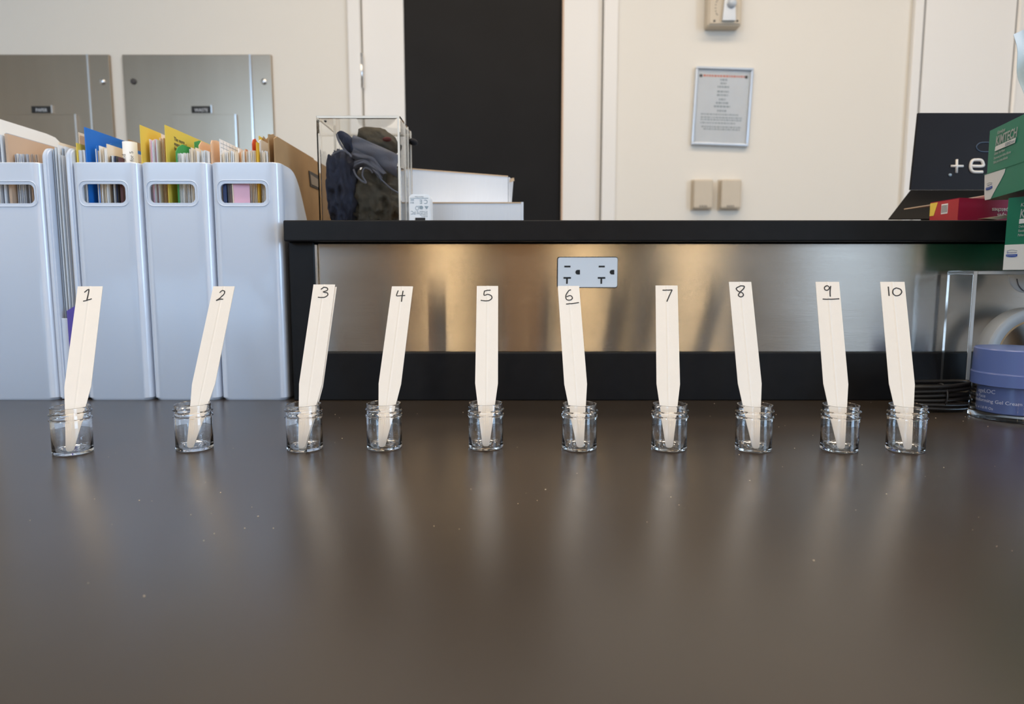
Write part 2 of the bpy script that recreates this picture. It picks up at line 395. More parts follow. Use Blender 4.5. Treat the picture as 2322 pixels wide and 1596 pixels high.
# two wall sensors
for k, (a, b) in enumerate(((1567, 1612), (1628, 1675))):
    x0, z1 = XZ(a, 408); x1, z0 = XZ(b, 483)
    s = thing('wall_sensor', ((x0+x1)/2, YW, z0), ['small beige wall sensor box, left one of the pair under the framed notice', 'small beige wall sensor box, right one of the pair under the framed notice'][k], 'sensor', 'wall sensor boxes under the notice')
    z0 += .01
    prism('cover', [(x0, YW, z0), (x1, YW, z0), (x1, YW, z1), (x0, YW, z1)], (0, -.008, 0), M_beige, s)
    box('cover_body', (x0+.004, YW-.036, z0+.004), (x1-.004, YW-.0081, z1-.002), M_beige, s, bev=.006)
    for j in range(5): box('vent_slot', (x0+.026+j*.006, YW-.0368, z0+.007), (x0+.028+j*.006, YW-.0361, z0+.016), M_darkgrey, s)
# ------------------------------------------------------------------ cabinets and lamps added behind the camera for the steel's reflections
for k, (x, wd_, h, m) in enumerate(((-.62, .34, 2.2, M_wood), (.10, .5, 1.9, M_wood), (.78, .22, 2.4, M_dark))):
    c = thing('reflection_cabinet', (x, YB+.25, ZF), ['tall brown cabinet added unseen for the steel reflections, left', 'tall brown cabinet added unseen for the steel reflections, middle', 'narrow dark cabinet added unseen for the steel reflections, right'][k], 'cabinet')
    box('body', (x-wd_/2, YB+.02, ZF), (x+wd_/2, YB+.45, ZF+h), m, c, bev=.004)
    box('door', (x-wd_/2+.01, YB+.4505, ZF+.1), (x+wd_/2-.01, YB+.47, ZF+h-.02), m, c, bev=.003)
    tube('handle', [(x+wd_/2-.05, YB+.49, ZF+1.0), (x+wd_/2-.05, YB+.49, ZF+1.2)], .006, M_chrome, c)
def reflection_lamp(x, y, n_, lab):  # glowing tube added to put golden streaks into the steel
    t = thing('reflection_lamp', (x, y, ZF), lab, 'lamp')
    lathe('base', [(.001, 0), (.12, 0), (.12, .015), (.02, .03)], M_dark, t, (x, y, ZF), 24)
    tube('pole', [(x, y, ZF+.03), (x, y, ZF+1.9)], .012, M_dark, t)
    m = bpy.data.materials.new('lamp_glow_'+n_); m.use_nodes = True
    e = m.node_tree.nodes['Principled BSDF']; e.inputs['Emission Color'].default_value = (1, .72, .38, 1); e.inputs['Emission Strength'].default_value = 12
    tube('tube_shade', [(x, y-.0, ZF+.75), (x, y, ZF+1.85)], .022, m, t, n=16)
reflection_lamp(-.36, -2.2, 'a', 'slim warm lamp added unseen for streaks in the steel, left')
reflection_lamp(.42, -2.3, 'b', 'slim warm lamp added unseen for streaks in the steel, right')
reflection_lamp(1.08, -2.5, 'c', 'slim warm lamp added unseen for streaks in the steel, by the rear window')

# ------------------------------------------------------------------ bench and reagent shelf
YR = G(1161, 908).y            # front face of the shelf's base rail
YS = YR-.015                   # shelf board front
bench = thing('lab_bench', (0, .8, ZF), 'long black resin topped laboratory bench filling the foreground', 'bench')
box('worktop', (-1.7, .10, -.03), (1.7, 1.62, 0), M_bench, bench, bev=.003)
for x in (-1.2, 0, 1.2):
    box('base_cabinet', (x-.45, .16, ZF+.1), (x+.45, 1.5, -.0305), M_wallwhite, bench, bev=.002)
    box('plinth', (x-.45, .2, ZF), (x+.45, 1.46, ZF+.0995), M_dark, bench)
zs0, zs1 = P(1161, 547, YS).z, P(1161, 499, YS).z
xsL = P(642, 520, YS).x
shelf = thing('reagent_shelf', (0, YR+.15, 0), 'black raised bench shelf with a brushed steel front panel', 'shelf')
SD = YS+.36
box('shelf_board', (xsL, YS, zs0), (1.05, SD, zs1), M_shelf, shelf, bev=.0015)
xp0, xp1 = G(672, 905).x, P(711, 560, YR).x
box('end_post', (xp0, YR, 0), (xp1, SD-.02, zs0), M_shelf, shelf, bev=.0012)
box('end_post', (.98, YR, 0), (1.02, SD-.02, zs0), M_shelf, shelf, bev=.0012)
zr = P(1161, 799, YR).z
box('base_rail', (xp1+.0005, YR, 0), (.979, YR+.02, zr), M_shelf, shelf, bev=.0015)
bm = bmesh.new(); NX, NZ = 160, 10; g1 = []
for i in range(NX+1):
    x = xp1+.0035+(.979-xp1-.0035)*i/NX
    g1.append([bm.verts.new((x, YR+.0062+.00022*noise.noise(Vector((x*9, z_*5, .3)))+.00008*noise.noise(Vector((x*22, z_*7, 4))), zr+.0005+(zs0-.0025-zr)*z_)) for z_ in [j/NZ for j in range(NZ+1)]])
for i in range(NX):
    for j in range(NZ): bm.faces.new((g1[i][j], g1[i+1][j], g1[i+1][j+1], g1[i][j+1]))
r_ = bmesh.ops.extrude_face_region(bm, geom=list(bm.faces))
for v in r_['geom']:
    if isinstance(v, bmesh.types.BMVert): v.co.y += .002
sm_ = link('steel_panel', bm_done(bm), M_steel, shelf, True, label='brushed stainless steel front panel'); sm_.data.set_sharp_from_angle(angle=math.radians(40))
box('panel_edge', (xp1+.0006, YR+.002, zr+.003), (xp1+.0030, YR+.009, zs0-.003), M_chrome, shelf)
box('back_panel', (xp1+.0005, SD-.05, 0), (.979, SD-.03, zs0), M_shelf, shelf)
# outlet
YO = YR+.0058
ox0, oz1 = XZ(1265, 584, YO); ox1, oz0 = XZ(1398, 651, YO)
out = thing('power_outlet', ((ox0+ox1)/2, YO, oz0), 'white double power outlet set sideways in the steel panel', 'outlet')
rr = rrect(ox0, ox1, oz0, oz1, .0022, 4)
face = prism('face', [(x, YO, z) for x, z in rr], (0, -.0042, 0), M_outlet, out)
rr2 = rrect(ox0-.0009, ox1+.0009, oz0-.0009, oz1+.0009, .0028, 4)
prism('gasket', [(x, YO+.0004, z) for x, z in rr2], (0, -.0012, 0), M_slot, out)
def slot_(pts): prism('socket_slot', [(P(x, y, YO-.0042).x, YO-.0041, P(x, y, YO-.0042).z) for x, y in pts], (0, -.0004, 0), M_slot, out)
zx = lambda a, b: (1200+a/8.93, 560+b/8.93)
for dx in (0, 695):
    slot_([zx(711+dx, 378), zx(836+dx, 378), zx(836+dx, 412), zx(711+dx, 412)])
    slot_([zx(693+dx, 608), zx(846+dx, 608), zx(846+dx, 643), zx(783+dx, 643), zx(780+dx, 745), zx(748+dx, 745), zx(748+dx, 643), zx(693+dx, 643)])
    slot_([zx(1028+dx, 463), zx(1028+dx, 556)]+[zx(985+dx-50*math.sin(a), 510+48*math.cos(a)) for a in [PI*i/8 for i in range(9)]])

# ------------------------------------------------------------------ magazine files
ZFT = P(560, 367, YR).z
YF0 = YR+.002
def file_prof(d):
    pts = [(0, ZFT), (.038, ZFT-.0005), (.052, ZFT-.004), (.064, ZFT-.012), (.076, ZFT-.026), (.098, ZFT-.058), (.165, ZFT-.155), (.18, ZFT-.168), (.26, ZFT-.172)]
    for (a, za), (b, zb) in zip(pts, pts[1:]):
        if d <= b: return za+(zb-za)*(d-a)/(b-a)
    return pts[-1][1]
def make_file(x0, x1, y0, depth, label, flip=False, hole=None, r=.009):
    t = thing('magazine_file', ((x0+x1)/2, y0, 0), label, 'magazine file', 'white magazine files')
    wt = .0024; nd = 14
    def loop(a0, a1, b0, b1, rad):
        out = []
        base = rrect(a0, a1, b0, b1, rad, 6)
        # insert extra points along the long sides so the sloping top edge is followed
        n = len(base)
        for i in range(n):
            p, q = base[i], base[(i+1) % n]; out.append(p)
            L = math.hypot(q[0]-p[0], q[1]-p[1])
            if L > .05:
                k = 24
                for j in range(1, k): out.append((p[0]+(q[0]-p[0])*j/k, p[1]+(q[1]-p[1])*j/k))
        return out
    oo = loop(x0, x1, y0, y0+depth, r)
    bm = bmesh.new()
    ztop_ = lambda y: file_prof(max(0, (y0+depth-y) if flip else (y-y0)))
    cx, cy = (x0+x1)/2, y0+depth/2
    def inn(p, w_):
        return (p[0]+(w_ if p[0] < cx else -w_)*min(1, abs(p[0]-cx)/((x1-x0)/2-w_)), p[1]+(w_ if p[1] < cy else -w_)*min(1, 1 if abs(p[1]-cy) > depth/2-r else abs(p[1]-cy)/(depth/2-r)))
    n = len(oo)
    A0 = [bm.verts.new((inn(p, .002)[0], inn(p, .002)[1], 0)) for p in oo]
    A1 = [bm.verts.new((p[0], p[1], .003)) for p in oo]
    A2 = [bm.verts.new((p[0], p[1], ztop_(p[1])-.0008)) for p in oo]
    q = [inn(p, .0008) for p in oo]; A3 = [bm.verts.new((q[i][0], q[i][1], ztop_(oo[i][1]))) for i in range(n)]
    q = [inn(p, wt) for p in oo]; A4 = [bm.verts.new((q[i][0], q[i][1], ztop_(oo[i][1])-.0004)) for i in range(n)]
    A5 = [bm.verts.new((q[i][0], q[i][1], .003)) for i in range(n)]
    rows = [A0, A1, A2, A3, A4, A5]
    for a, b in zip(rows, rows[1:]):
        for i in range(n): bm.faces.new((a[i], a[(i+1) % n], b[(i+1) % n], b[i]))
    bm.faces.new(A0[::-1]); bm.faces.new(A5)
    o = link('body', bm_done(bm), M_file, t)
    if hole:
        hx0, hz1 = XZ(hole[0], hole[2], y0); hx1, hz0 = XZ(hole[1], hole[3], y0)
        pts = rrect(hx0, hx1, hz0, hz1, .0055, 5)
        c = prism('cutter', [(x, y0-.01, z) for x, z in pts], (0, .02, 0), M_file)
        o.data.transform(Matrix.Translation(wloc(t))); loc = t.location.copy()
        o.parent = None; boolean_cut(o, [c]); o.data.transform(Matrix.Translation(-loc)); o.parent = t
        tube('handle_rim', [(x, y0-.0002, z) for x, z in rrect(hx0-.0035, hx1+.0035, hz0-.0035, hz1+.0035, .008, 6)], .0006, M_file, t, 6, True)
    for f in o.data.polygons: f.use_smooth = True
    try:
        o.data.set_sharp_from_angle(angle=math.radians(35))
    except Exception: pass
    return t
gx = lambda px: G(px, 905).x
files = [(gx(6)-.0115, gx(139), 'white magazine file cut off by the left edge, holding a tan notebook', (-20, 79, 418, 461)),
         (gx(204), gx(351.5), 'white magazine file holding the blue folder, behind label 1', (185, 286, 417, 460)),
         (gx(353.5), gx(504), 'white magazine file holding the yellow cards, behind label 2', (338, 443, 417, 460)),
         (gx(506), gx(657.5), 'white magazine file touching the black shelf, holding pink and kraft papers', (499, 604, 416, 460))]
for a, b, lab, h in files: make_file(a, b, YF0, .26, lab, hole=h, r=.0095)
nf0, nf1, nfy = gx(139.8), gx(203), YF0+.003
nf = thing('magazine_file', ((nf0+nf1)/2, nfy, 0), 'narrow white magazine file turned open side forward, second from the left', 'magazine file', 'white magazine files')
nfz = P(100, 332, nfy).z
def nf_side(x, w_):
    pts = [(nfy, .001), (nfy+.245, .001), (nfy+.245, nfz)]+[(nfy+.012+.012*math.cos(a), nfz-.012+.012*math.sin(a)) for a in [PI/2+PI/2*i/6 for i in range(7)]]
    bm = bmesh.new(); a = [bm.verts.new((x, y, z)) for y, z in pts]; b = [bm.verts.new((x+w_, y, z)) for y, z in pts]; n = len(pts)
    bm.faces.new(a); bm.faces.new(b[::-1])
    for i in range(n): bm.faces.new((a[i], a[(i+1) % n], b[(i+1) % n], b[i]))
    bmesh.ops.recalc_face_normals(bm, faces=bm.faces)
    bmesh.ops.bevel(bm, geom=[e for e in bm.edges if len(e.link_faces) == 2 and e.calc_face_angle() > 1.2], offset=.0018, segments=4, affect='EDGES')
    o = link('side_wall', bm_done(bm), M_file, nf, True); o.data.set_sharp_from_angle(angle=math.radians(40))
nf_side(nf0, .0062); nf_side(nf1-.0062, .0062)
box('front_lip', (nf0+.0064, nfy+.003, .001), (nf1-.0064, nfy+.006, P(140, 722, nfy).z), M_file, nf, bev=.001)
box('base', (nf0+.0064, nfy+.0062, .001), (nf1-.0064, nfy+.242, .004), M_file, nf)
box('back_wall', (nf0+.0064, nfy+.242, .001), (nf1-.0064, nfy+.2445, nfz), M_file, nf)

# sheets: polygons in the depth-height plane, thickness along x
def Xat(px, py, Y): return P(px, py, Y).x
SHEETG = 'papers and folders standing in the magazine files'
def sheet(name, label, cat, px, py, Y, L, m, t=.0006, z0=.006, lean=0.0, prof=None, zend=None, nolink=False, parent=None, yaw=0.0):
    """near top corner seen at photo pixel (px,py) at depth Y; runs L backwards; lean = dx per dz"""
    p = P(px, py, Y); ze = p.z if zend is None else zend
    if prof is None: yz = [(0, z0), (L, z0), (L, ze), (0, p.z)]
    else: yz = [(0, z0)]+[(L, z0)]+[(L*u, p.z+dz) for u, dz in prof[::-1]]
    pts = [(p.x+lean*(z-p.z)+yaw*y, Y+y, z) for y, z in yz]
    nm = 'sheet' if parent is not None else name
    o = prism(nm, pts, (t, 0, 0), m, parent)
    if parent is None: props(o, label, cat)
    return o
def bundle(label, cat, specs, name='paper_bundle'):
    """specs: (px,py,Y,L,mat,t,lean)"""
    p = P(specs[0][0], specs[0][1], specs[0][2]); t = thing(name, (p.x, p.y, .006), label, cat, )
    for s in specs:
        px, py, Y, L, m, th, lean = s
        sheet('sheet', None, None, px, py, Y, L, m, th, .006, lean, parent=t)
    return t
def pages(px0, px1, py, Y, L, ms, n, seed, jit=3):
    random.seed(seed); out = []
    for i in range(n):
        px = px0+(px1-px0)*i/max(1, n-1)
        wpx = (px1-px0)/max(1, n-1)*.80
        out.append((px, py+random.uniform(-jit, jit), Y+random.uniform(0, .006), L*random.uniform(.9, 1), ms[i % len(ms)], wpx*Y/F*.6, 0.0))
    return out
YA = YF0+.010
# file 1
sheet('cardboard_sheet', 'large cream board at the back of the leftmost file', 'folder', -60, 252, YA+.01, .168, M_white, .0015, prof=[(0, 0), (.70, -.0005), (.80, -.002), (.86, -.007), (.90, -.009), (1, -.010)])
bundle('grey-white pages left of the tan notebook', 'papers', pages(-40, 12, 303, YA, .2, [M_white2, M_white, M_grey], 9, 1), 'paper_bundle')
sheet('notebook', 'tan covered notebook in the leftmost file', 'notebook', 10, 303, YA, .19, M_tan, .003)
bundle('blue-grey booklet block with rounded corner in the leftmost file', 'booklet', pages(33, 59, 349, YA, .15, [M_grey, M_white2], 7, 2, 1), 'booklet')
bundle('brown-grey booklet block at the right side of the leftmost file', 'booklet', pages(61, 84, 350, YA, .15, [mat('taupe_paper', (.42, .36, .32), .8), M_tan], 6, 3, 1), 'booklet')
# narrow open file: contents
YN = YF0+.02
nw = nf1-nf0-.0124; nx = nf0+.0062
grp = ['cool white page by the left wall of the narrow open file', 'page toned grey as shade, second from the left in the narrow open file', 'tallest cream folder in the narrow open file', 'white page left of the middle in the narrow open file',
       'thin page toned grey-blue as shade in the narrow open file', 'white page in the middle of the narrow open file', 'white page with a bent corner in the narrow open file', 'page toned cool as shade, right of the middle in the narrow open file', 'short grey page near the dark gap in the narrow open file', 'rightmost white page in the narrow open file']
M_shade = mat('shade_toned_paper', (.40, .46, .54), .8, var=.05)  # grey tone stands in for shading between the white pages
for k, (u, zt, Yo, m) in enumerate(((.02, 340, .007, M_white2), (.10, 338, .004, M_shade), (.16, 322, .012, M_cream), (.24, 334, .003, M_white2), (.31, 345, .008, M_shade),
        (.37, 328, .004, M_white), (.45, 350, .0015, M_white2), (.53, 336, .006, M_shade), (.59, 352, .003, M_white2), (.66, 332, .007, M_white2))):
    ln, L, lab = 0, .18, grp[k]
    Y = nfy+.004+Yo; zt_ = P(110, zt, Y).z; x = nx+nw*u
    pts = [(x-ln, Y, .008), (x-ln, Y+L, .008), (x, Y+L, zt_), (x, Y, zt_)]
    props(prism('document', pts, (.0009, 0, 0), m), lab, 'papers')
Y = nfy+.045; zz_ = P(147, 292, Y).z
props(prism('paper_sheet', [(nx+nw*.93, Y, .20), (nx+nw*.97, Y+.07, .20), (nx+nw*.99, Y+.07, zz_-.004), (nx+nw*.86, Y, zz_)], (.0004, 0, 0), M_white), 'white sheet poking up above the narrow open file', 'papers')
props(prism('folder', [(nx+nw*.75, Y-.01, .008), (nx+nw*.75, Y+.12, .008), (nx+nw*.75, Y+.12, zz_-.006), (nx+nw*.75, Y-.01, zz_-.006)], (.0005, 0, 0), M_cream), 'beige folder edge beside the white sheet poking up', 'folder')
props(prism('folder', [(nx+nw*.995-.0022, Y-.028, .008), (nx+nw*.995-.0022, Y+.12, .008), (nx+nw*.995-.0022, Y+.12, nfz+.004), (nx+nw*.995-.0022, Y-.018, nfz+.004), (nx+nw*.995-.0022, Y-.028, nfz-.006)], (.002, 0, 0), mat('mauve_gap_shade', (.24, .18, .20), .8)), 'mauve-brown sheet standing for the shaded gap by the right wall of the narrow open file', 'folder')  # dark sheet paints the shadow between the papers and the right wall
zp1, zp0 = P(153, 697, nfy).z, P(160, 830, nfy).z
props(prism('folder', [(P(151, 712, nfy).x, nfy+.0005, zp0), (nf1-.0068, nfy+.0005, zp0), (nf1-.0068, nfy+.0005, zp1+.002), (P(151, 712, nfy).x, nfy+.0005, zp1-.004)], (0, .0022, 0), M_purple), 'purple folder low in the narrow open file, behind label 1', 'folder')
# file 2
sheet('folder', 'yellow folder left of the blue folder', 'folder', 172, 324, YA, .14, M_yellow, .0012)
sheet('folder', 'grey-tan folder between the yellow and the blue folder', 'folder', 181, 307, YA+.030, .13, M_tan, .0012)
bundle('white pages left of the blue folder', 'papers', pages(178, 189, 341, YA, .16, [M_white, M_white2], 5, 4, 1.5))
sheet('folder', 'bright blue folder standing tallest in the second wide file', 'folder', 190, 288, YA+.002, .125, M_blue, .0014)
sheet('folder', 'second blue folder with a cut tab, in front of the tall blue one', 'folder', 218, 330, YA+.004, .16, M_blue, .0009, prof=[(0, 0), (.10, .001), (.18, .008), (.25, .010), (1, .010)])
bundle('white pages right of the blue folders', 'papers', pages(216, 236, 336, YA, .16, [M_white, M_cream, M_white], 6, 5, 6))
pgx = sheet('document', 'cream printed page in the file with the blue folder', 'papers', 241, 326, YA+.004, .15, M_cream, .0008)
bundle('dark and white booklet in the file with the blue folder', 'booklet', pages(250, 262, 353, YA, .15, [M_darkgrey, M_white2, M_grey, M_navydark], 5, 6, 1))
sheet('folder', 'maroon brown folder beside the rolled paper', 'folder', 268, 357, YA, .15, mat('maroon', (.10, .03, .03), .6), .003)
c = P(294, 323, YA+.014)
rp = thing('rolled_paper', (c.x, c.y, .006), 'rolled white printed paper in the file with the blue folder', 'papers')
lathe('roll', [(.0068, .006), (.0076, .006), (.0076, c.z), (.0068, c.z-.0005)], M_white2, rp, (c.x, c.y, 0), 28, closed=True)
for tx, px_ in (('for 5', 303), ('and', 285)):
    e = P(px_, 362, c.y-.0078); text(tx, .0058, M_ptext, rp, (e.x, c.y-.0079, e.z-.002), (0, 0, 1), (-1, 0, 0))
sheet('folder', 'buff folder behind the rolled paper', 'folder', 290, 316, YA+.07, .13, M_kraft, .0012)
# file 3
sheet('index_card', 'bright yellow card at the left of the third wide file', 'card', 316, 283, YA, .045, M_yellow, .0008)
sheet('folder', 'pale peach folder behind the left yellow card', 'folder', 334, 291, YA+.035, .11, mat('pale_peach', (.86, .74, .62), .8), .0008)
bundle('white and pink pages between the two yellow cards', 'papers', pages(338, 353, 317, YA+.004, .14, [M_white, M_pink, M_white2], 6, 8, 3))
bundle('tan pages between the two yellow cards', 'papers', pages(361, 370, 312, YA+.012, .14, [M_cream, M_tan], 4, 9, 3))
yc = sheet('index_card', 'yellow printed card standing right of centre in the third wide file', 'card', 372.5, 283, YA, .115, M_yellow, .001)
def side_text(body, size, Y, px, py, X, off, parent):
    # lettering on a sheet that faces +x
    q = P(px, py, Y); text(body, size, M_ptext, parent, (X+off, Y, q.z), (0, 1, 0), (0, 0, 1), lift=.0001)
Xc = P(372.5, 283, YA).x
for k, s_ in enumerate(('The more ...', 'managed', 'for ten')):
    text(s_, .0062, M_ptext, yc, (Xc+.0011, YA+.018, P(386, 318+k*11, YA+.018).z), (0, 1, 0), (0, 0, 1), lift=.0001)
sheet('folder', 'green tabbed folder in front of the yellow printed card', 'folder', 398, 344, YA+.001, .13, M_green, .0009, prof=[(0, 0), (.04, .006), (.12, .011), (.6, .011), (.66, .006), (1, .006)])
sheet('folder', 'green folder with raised tab at the right of the third wide file', 'folder', 440, 322, YA+.03, .12, M_green, .0009, prof=[(0, 0), (.1, .004), (.5, .004), (1, .002)])
bundle('thick white page stack in the third wide file', 'papers', pages(402, 424, 348, YA, .15, [M_white2, M_white], 8, 11, 1.5))
bundle('leaning white pages beside the green folder', 'papers', pages(429, 446, 338, YA, .15, [M_white, M_cream, M_white], 6, 12, 5))
sheet('folder', 'pale orange tabbed folder beside the green one', 'folder', 450, 330, YA+.012, .14, M_peach, .0009, prof=[(0, 0), (.05, .006), (.4, .006), (.5, 0), (1, 0)])
bundle('white pages at the right side of the third wide file', 'papers', pages(456, 470, 342, YA, .15, [M_white2, M_white], 6, 13, 2))
# file 4
sheet('folder', 'peach folder with rounded tab at the left of the fourth wide file', 'folder', 477, 325, YA+.004, .14, M_peach, .0012, prof=[(0, 0), (.02, .004), (.1, .006), (.5, .006), (1, .003)])
gs = sheet('document', 'white sheet printed with a grid, right of the peach folder', 'papers', 497, 315, YA+.002, .12, M_white, .0008)
gX = P(497, 315, YA+.002); 
for k in range(1, 14): box('grid_line', (gX.x+.0009, YA+.002+k*.0085, gX.z-.05), (gX.x+.00095, YA+.0026+k*.0085, gX.z-.001), M_gtext, gs)
for k in range(1, 5): box('grid_line', (gX.x+.0009, YA+.003, gX.z-.0045*k), (gX.x+.00095, YA+.12, gX.z-.0045*k+.0005), M_gtext, gs)
bundle('white pages in front of the grid sheet', 'papers', pages(501, 532, 343, YA, .15, [M_white, M_cream, M_white2], 8, 14, 5))
bundle('cream and peach pages in the middle of the fourth wide file', 'papers', pages(536, 562, 340, YA+.004, .15, [M_cream, M_white, M_peach], 8, 15, 5))
sheet('index_divider', 'red tabbed divider in the fourth wide file', 'divider', 571, 325, YA+.008, .06, M_red, .001, prof=[(0, 0), (.06, .005), (.15, .007), (.3, .002), (1, 0)])
bundle('thin white pages by the red divider', 'papers', pages(565, 577, 342, YA, .14, [M_white, M_cream], 4, 16, 2))
sheet('folder', 'golden yellow folder beside the red divider', 'folder', 580, 322, YA, .13, mat('golden', (.78, .46, .03), .6), .0016)
sheet('folder', 'tall thin yellow folder in the fourth wide file', 'folder', 586, 308, YA+.02, .10, M_yellow, .0008)
bundle('white pages beside the golden folder', 'papers', pages(590, 604, 343, YA, .14, [M_white2, M_white, M_cream], 5, 17, 4))
sheet('folder', 'white tabbed folder left of the kraft envelopes', 'folder', 586, 320, YA+.006, .10, M_white, .0008, prof=[(0, 0), (.06, .003), (.5, .003), (1, 0)])
sheet('envelope', 'short kraft envelope with a torn top in the fourth wide file', 'envelope', 596, 309, YA+.03, .15, M_kraft, .001, prof=[(0, 0), (.05, -.002), (.12, .003), (.2, 0), (.3, .002), (1, 0)])
kx = P(620, 314, YA)
ke = sheet('envelope', 'large kraft envelope leaning out past the shelf, with a label slot', 'envelope', 620, 314, YA+.001, .30, M_kraft, .0012, z0=.104, prof=[(0, 0), (.03, .004), (.50, .004), (.52, .0), (1, -.001)])
sheet('envelope', 'second kraft envelope just left of the large one', 'envelope', 607, 304, YA+.004, .28, M_kraft, .0012, z0=.104, prof=[(0, 0), (.03, .001), (.05, .003), (.08, .002), (.5, .002), (1, 0)])
prism('label_slot', [(kx.x+.00125, y, z) for y, z in ((YA+.125, .281), (YA+.175, .281), (YA+.178, .262), (YA+.13, .262))], (.0006, 0, 0), M_darkgrey, ke)
prism('slot_card', [(kx.x+.0019, y, z) for y, z in ((YA+.129, .277), (YA+.172, .275), (YA+.174, .2645), (YA+.133, .2645))], (.0004, 0, 0), mat('grey_tan', (.30, .25, .20), .6), ke)
p = P(528, 420, YA+.004); q_ = P(577, 455, YA+.004)
props(prism('document', [(p.x+.002, YF0+.004, .02), (q_.x-.002, YF0+.006, .02), (q_.x-.002, YF0+.006, .262), (p.x-.002, YF0+.004, .262)], (0, .0006, 0), M_pink, label=None), 'pink sheet seen through the handle hole of the file by the shelf', 'papers')
bundle('dark grey booklets seen through the handle hole of the file by the shelf', 'booklet', [(503, 376, YF0+.0035, .005, M_navydark, .004, .0), (512.5, 376, YF0+.0035, .005, M_darkgrey, .0022, -.02), (518, 376, YF0+.0035, .005, mat('brown_grey', (.12, .10, .09), .7), .002, -.02), (523, 376, YF0+.0035, .005, M_cream, .001, -.02)], 'booklet')

# ------------------------------------------------------------------ acrylic box with cloth on the shelf
YX = YS+.05
ax0 = P(724, 490, YX).x; ax1 = P(911, 490, YX).x; az0, az1 = zs1, P(800, 262, YX).z; AD = .092; tk = .0032
ab = thing('acrylic_box', ((ax0+ax1)/2, YX, az0), 'clear acrylic box full of folded cloth, standing on the shelf', 'box')
g_ = .00015
box('front_panel', (ax0+tk+g_, YX, az0+g_), (ax1-tk-g_, YX+tk, az1-tk-g_), M_acr, ab)
box('back_panel', (ax0+tk+g_, YX+AD-tk, az0+g_), (ax1-tk-g_, YX+AD, az1-tk-g_), M_acr, ab)
box('side_panel', (ax0, YX, az0+g_), (ax0+tk, YX+AD, az1-tk-g_), M_acr, ab)
box('side_panel', (ax1-tk, YX, az0+g_), (ax1, YX+AD, az1-tk-g_), M_acr, ab)
box('top_panel', (ax0, YX, az1-tk), (ax1, YX+AD, az1), M_acr, ab, bev=.0005)
# glued edges: thin frosted lines along the seams
es = .0013
for a, b in ((ax0+.0105, YX+.036), (ax1-.0022, YX-.0003)):
    box('glued_edge', (a, b, az0+g_), (a+es*1.6, b+es*1.6 if b > YX+.01 else YX-.0001-.0000+.0, az1-tk-g_), M_acredge, ab) if b > YX+.01 else box('glued_edge', (ax1-.0030, YX-.0012, az0+g_), (ax1-.0008, YX-.0002, az1-.001), M_acredge, ab)
box('glued_edge', (ax0+.0008, YX-.0010, az1-.0030), (ax1-.0008, YX-.0002, az1-.0006), M_acredge, ab)
box('glued_edge', (ax0+.0002, YX+.001, az1-tk-.0016), (ax0+.0030, YX+AD-.001, az1-tk-.0003), M_acredge, ab)
box('glued_edge', (ax0+.0042, YX+AD-.0022, az1-tk-.002), (ax1-.004, YX+AD-.0008+.0006, az1-tk-.0004), M_acredge, ab)
for k in range(3):
    x = ax1-.0012; y = YX+.03+k*.024
    box('glued_edge', (ax1+.0002, y, az0+.002), (ax1+.0010, y+.0016, az1-.001), M_acredge, ab)
lathe('screw', [(.0003, -.001), (.0014, -.001), (.0014, .0005)], M_darkgrey, ab, (ax0+.0075, YX+.012, az1-tk-.0005), 12, 'Y')
kn = P(937, 322, YX+AD*.8)
bm = bmesh.new(); bmesh.ops.create_uvsphere(bm, u_segments=20, v_segments=12, radius=1)
for v in bm.verts:
    r_ = 1+.08*noise.noise(v.co*3)
    v.co = Vector((kn.x, YX+AD*.8, kn.z))+Matrix.Rotation(.35, 3, 'Y') @ Vector((v.co.x*.0062*r_, v.co.y*.006*r_, v.co.z*.0042*r_))
props(link('foam_knob', bm_done(bm), M_foam, smooth=True), 'black foam knob stuck to the right side of the acrylic box', 'knob')
# cloth
def blob(name, label, cat, cpx, cpy, Y, rx, ry, rz, m, seed, fold=.25, ang=0, sq=2.6, fscale=1.0):
    c = P(cpx, cpy, Y); bm = bmesh.new(); bmesh.ops.create_uvsphere(bm, u_segments=72, v_segments=48, radius=1)
    for v in bm.verts:
        n = v.co.normalized(); s = (abs(n.x)**sq+abs(n.y)**sq+abs(n.z)**sq)**(-1/sq); q = n*s
        w_ = Vector((q.x*1.2+seed, q.y, q.z*.8))*fscale
        k = noise.noise(w_*1.2+Vector((0, 0, noise.noise(w_*1.7)*1.6)))
        rid = 1-abs(2*noise.noise(w_*1.9+Vector((seed, k, 0))))
        q = q*(1-fold*.6+fold*rid*.7+.10*k)
        v.co = Matrix.Rotation(ang, 3, 'Y') @ Vector((q.x*rx, q.y*ry, q.z*rz))
        v.co += c
        v.co.x = min(max(v.co.x, ax0+tk+.002), ax1-tk-.002); v.co.y = min(max(v.co.y, YX+tk+.002), YX+AD-tk-.002)
        v.co.z = min(max(v.co.z, zs1+.0008), az1-tk-.002)
    return props(link(name, bm_done(bm), m, smooth=True), label, cat)
blob('navy_cloth', 'crumpled dark navy cloth filling the left of the acrylic box', 'cloth', 778, 430, YX+.042, .022, .032, .046, M_navy, 1.3, .30, .02, 2.6, 1.9)
blob('olive_cloth', 'dark olive cloth at the bottom right of the acrylic box', 'cloth', 868, 455, YX+.046, .036, .034, .045, M_olive, 5.1, .36, 0, 2.6, 1.9)
blob('olive_hat', 'olive brown cap with a red patch on top of the cloth in the acrylic box', 'cap', 858, 322, YX+.052, .026, .028, .0165, M_olive, 8.2, .12, .35, 2.1)
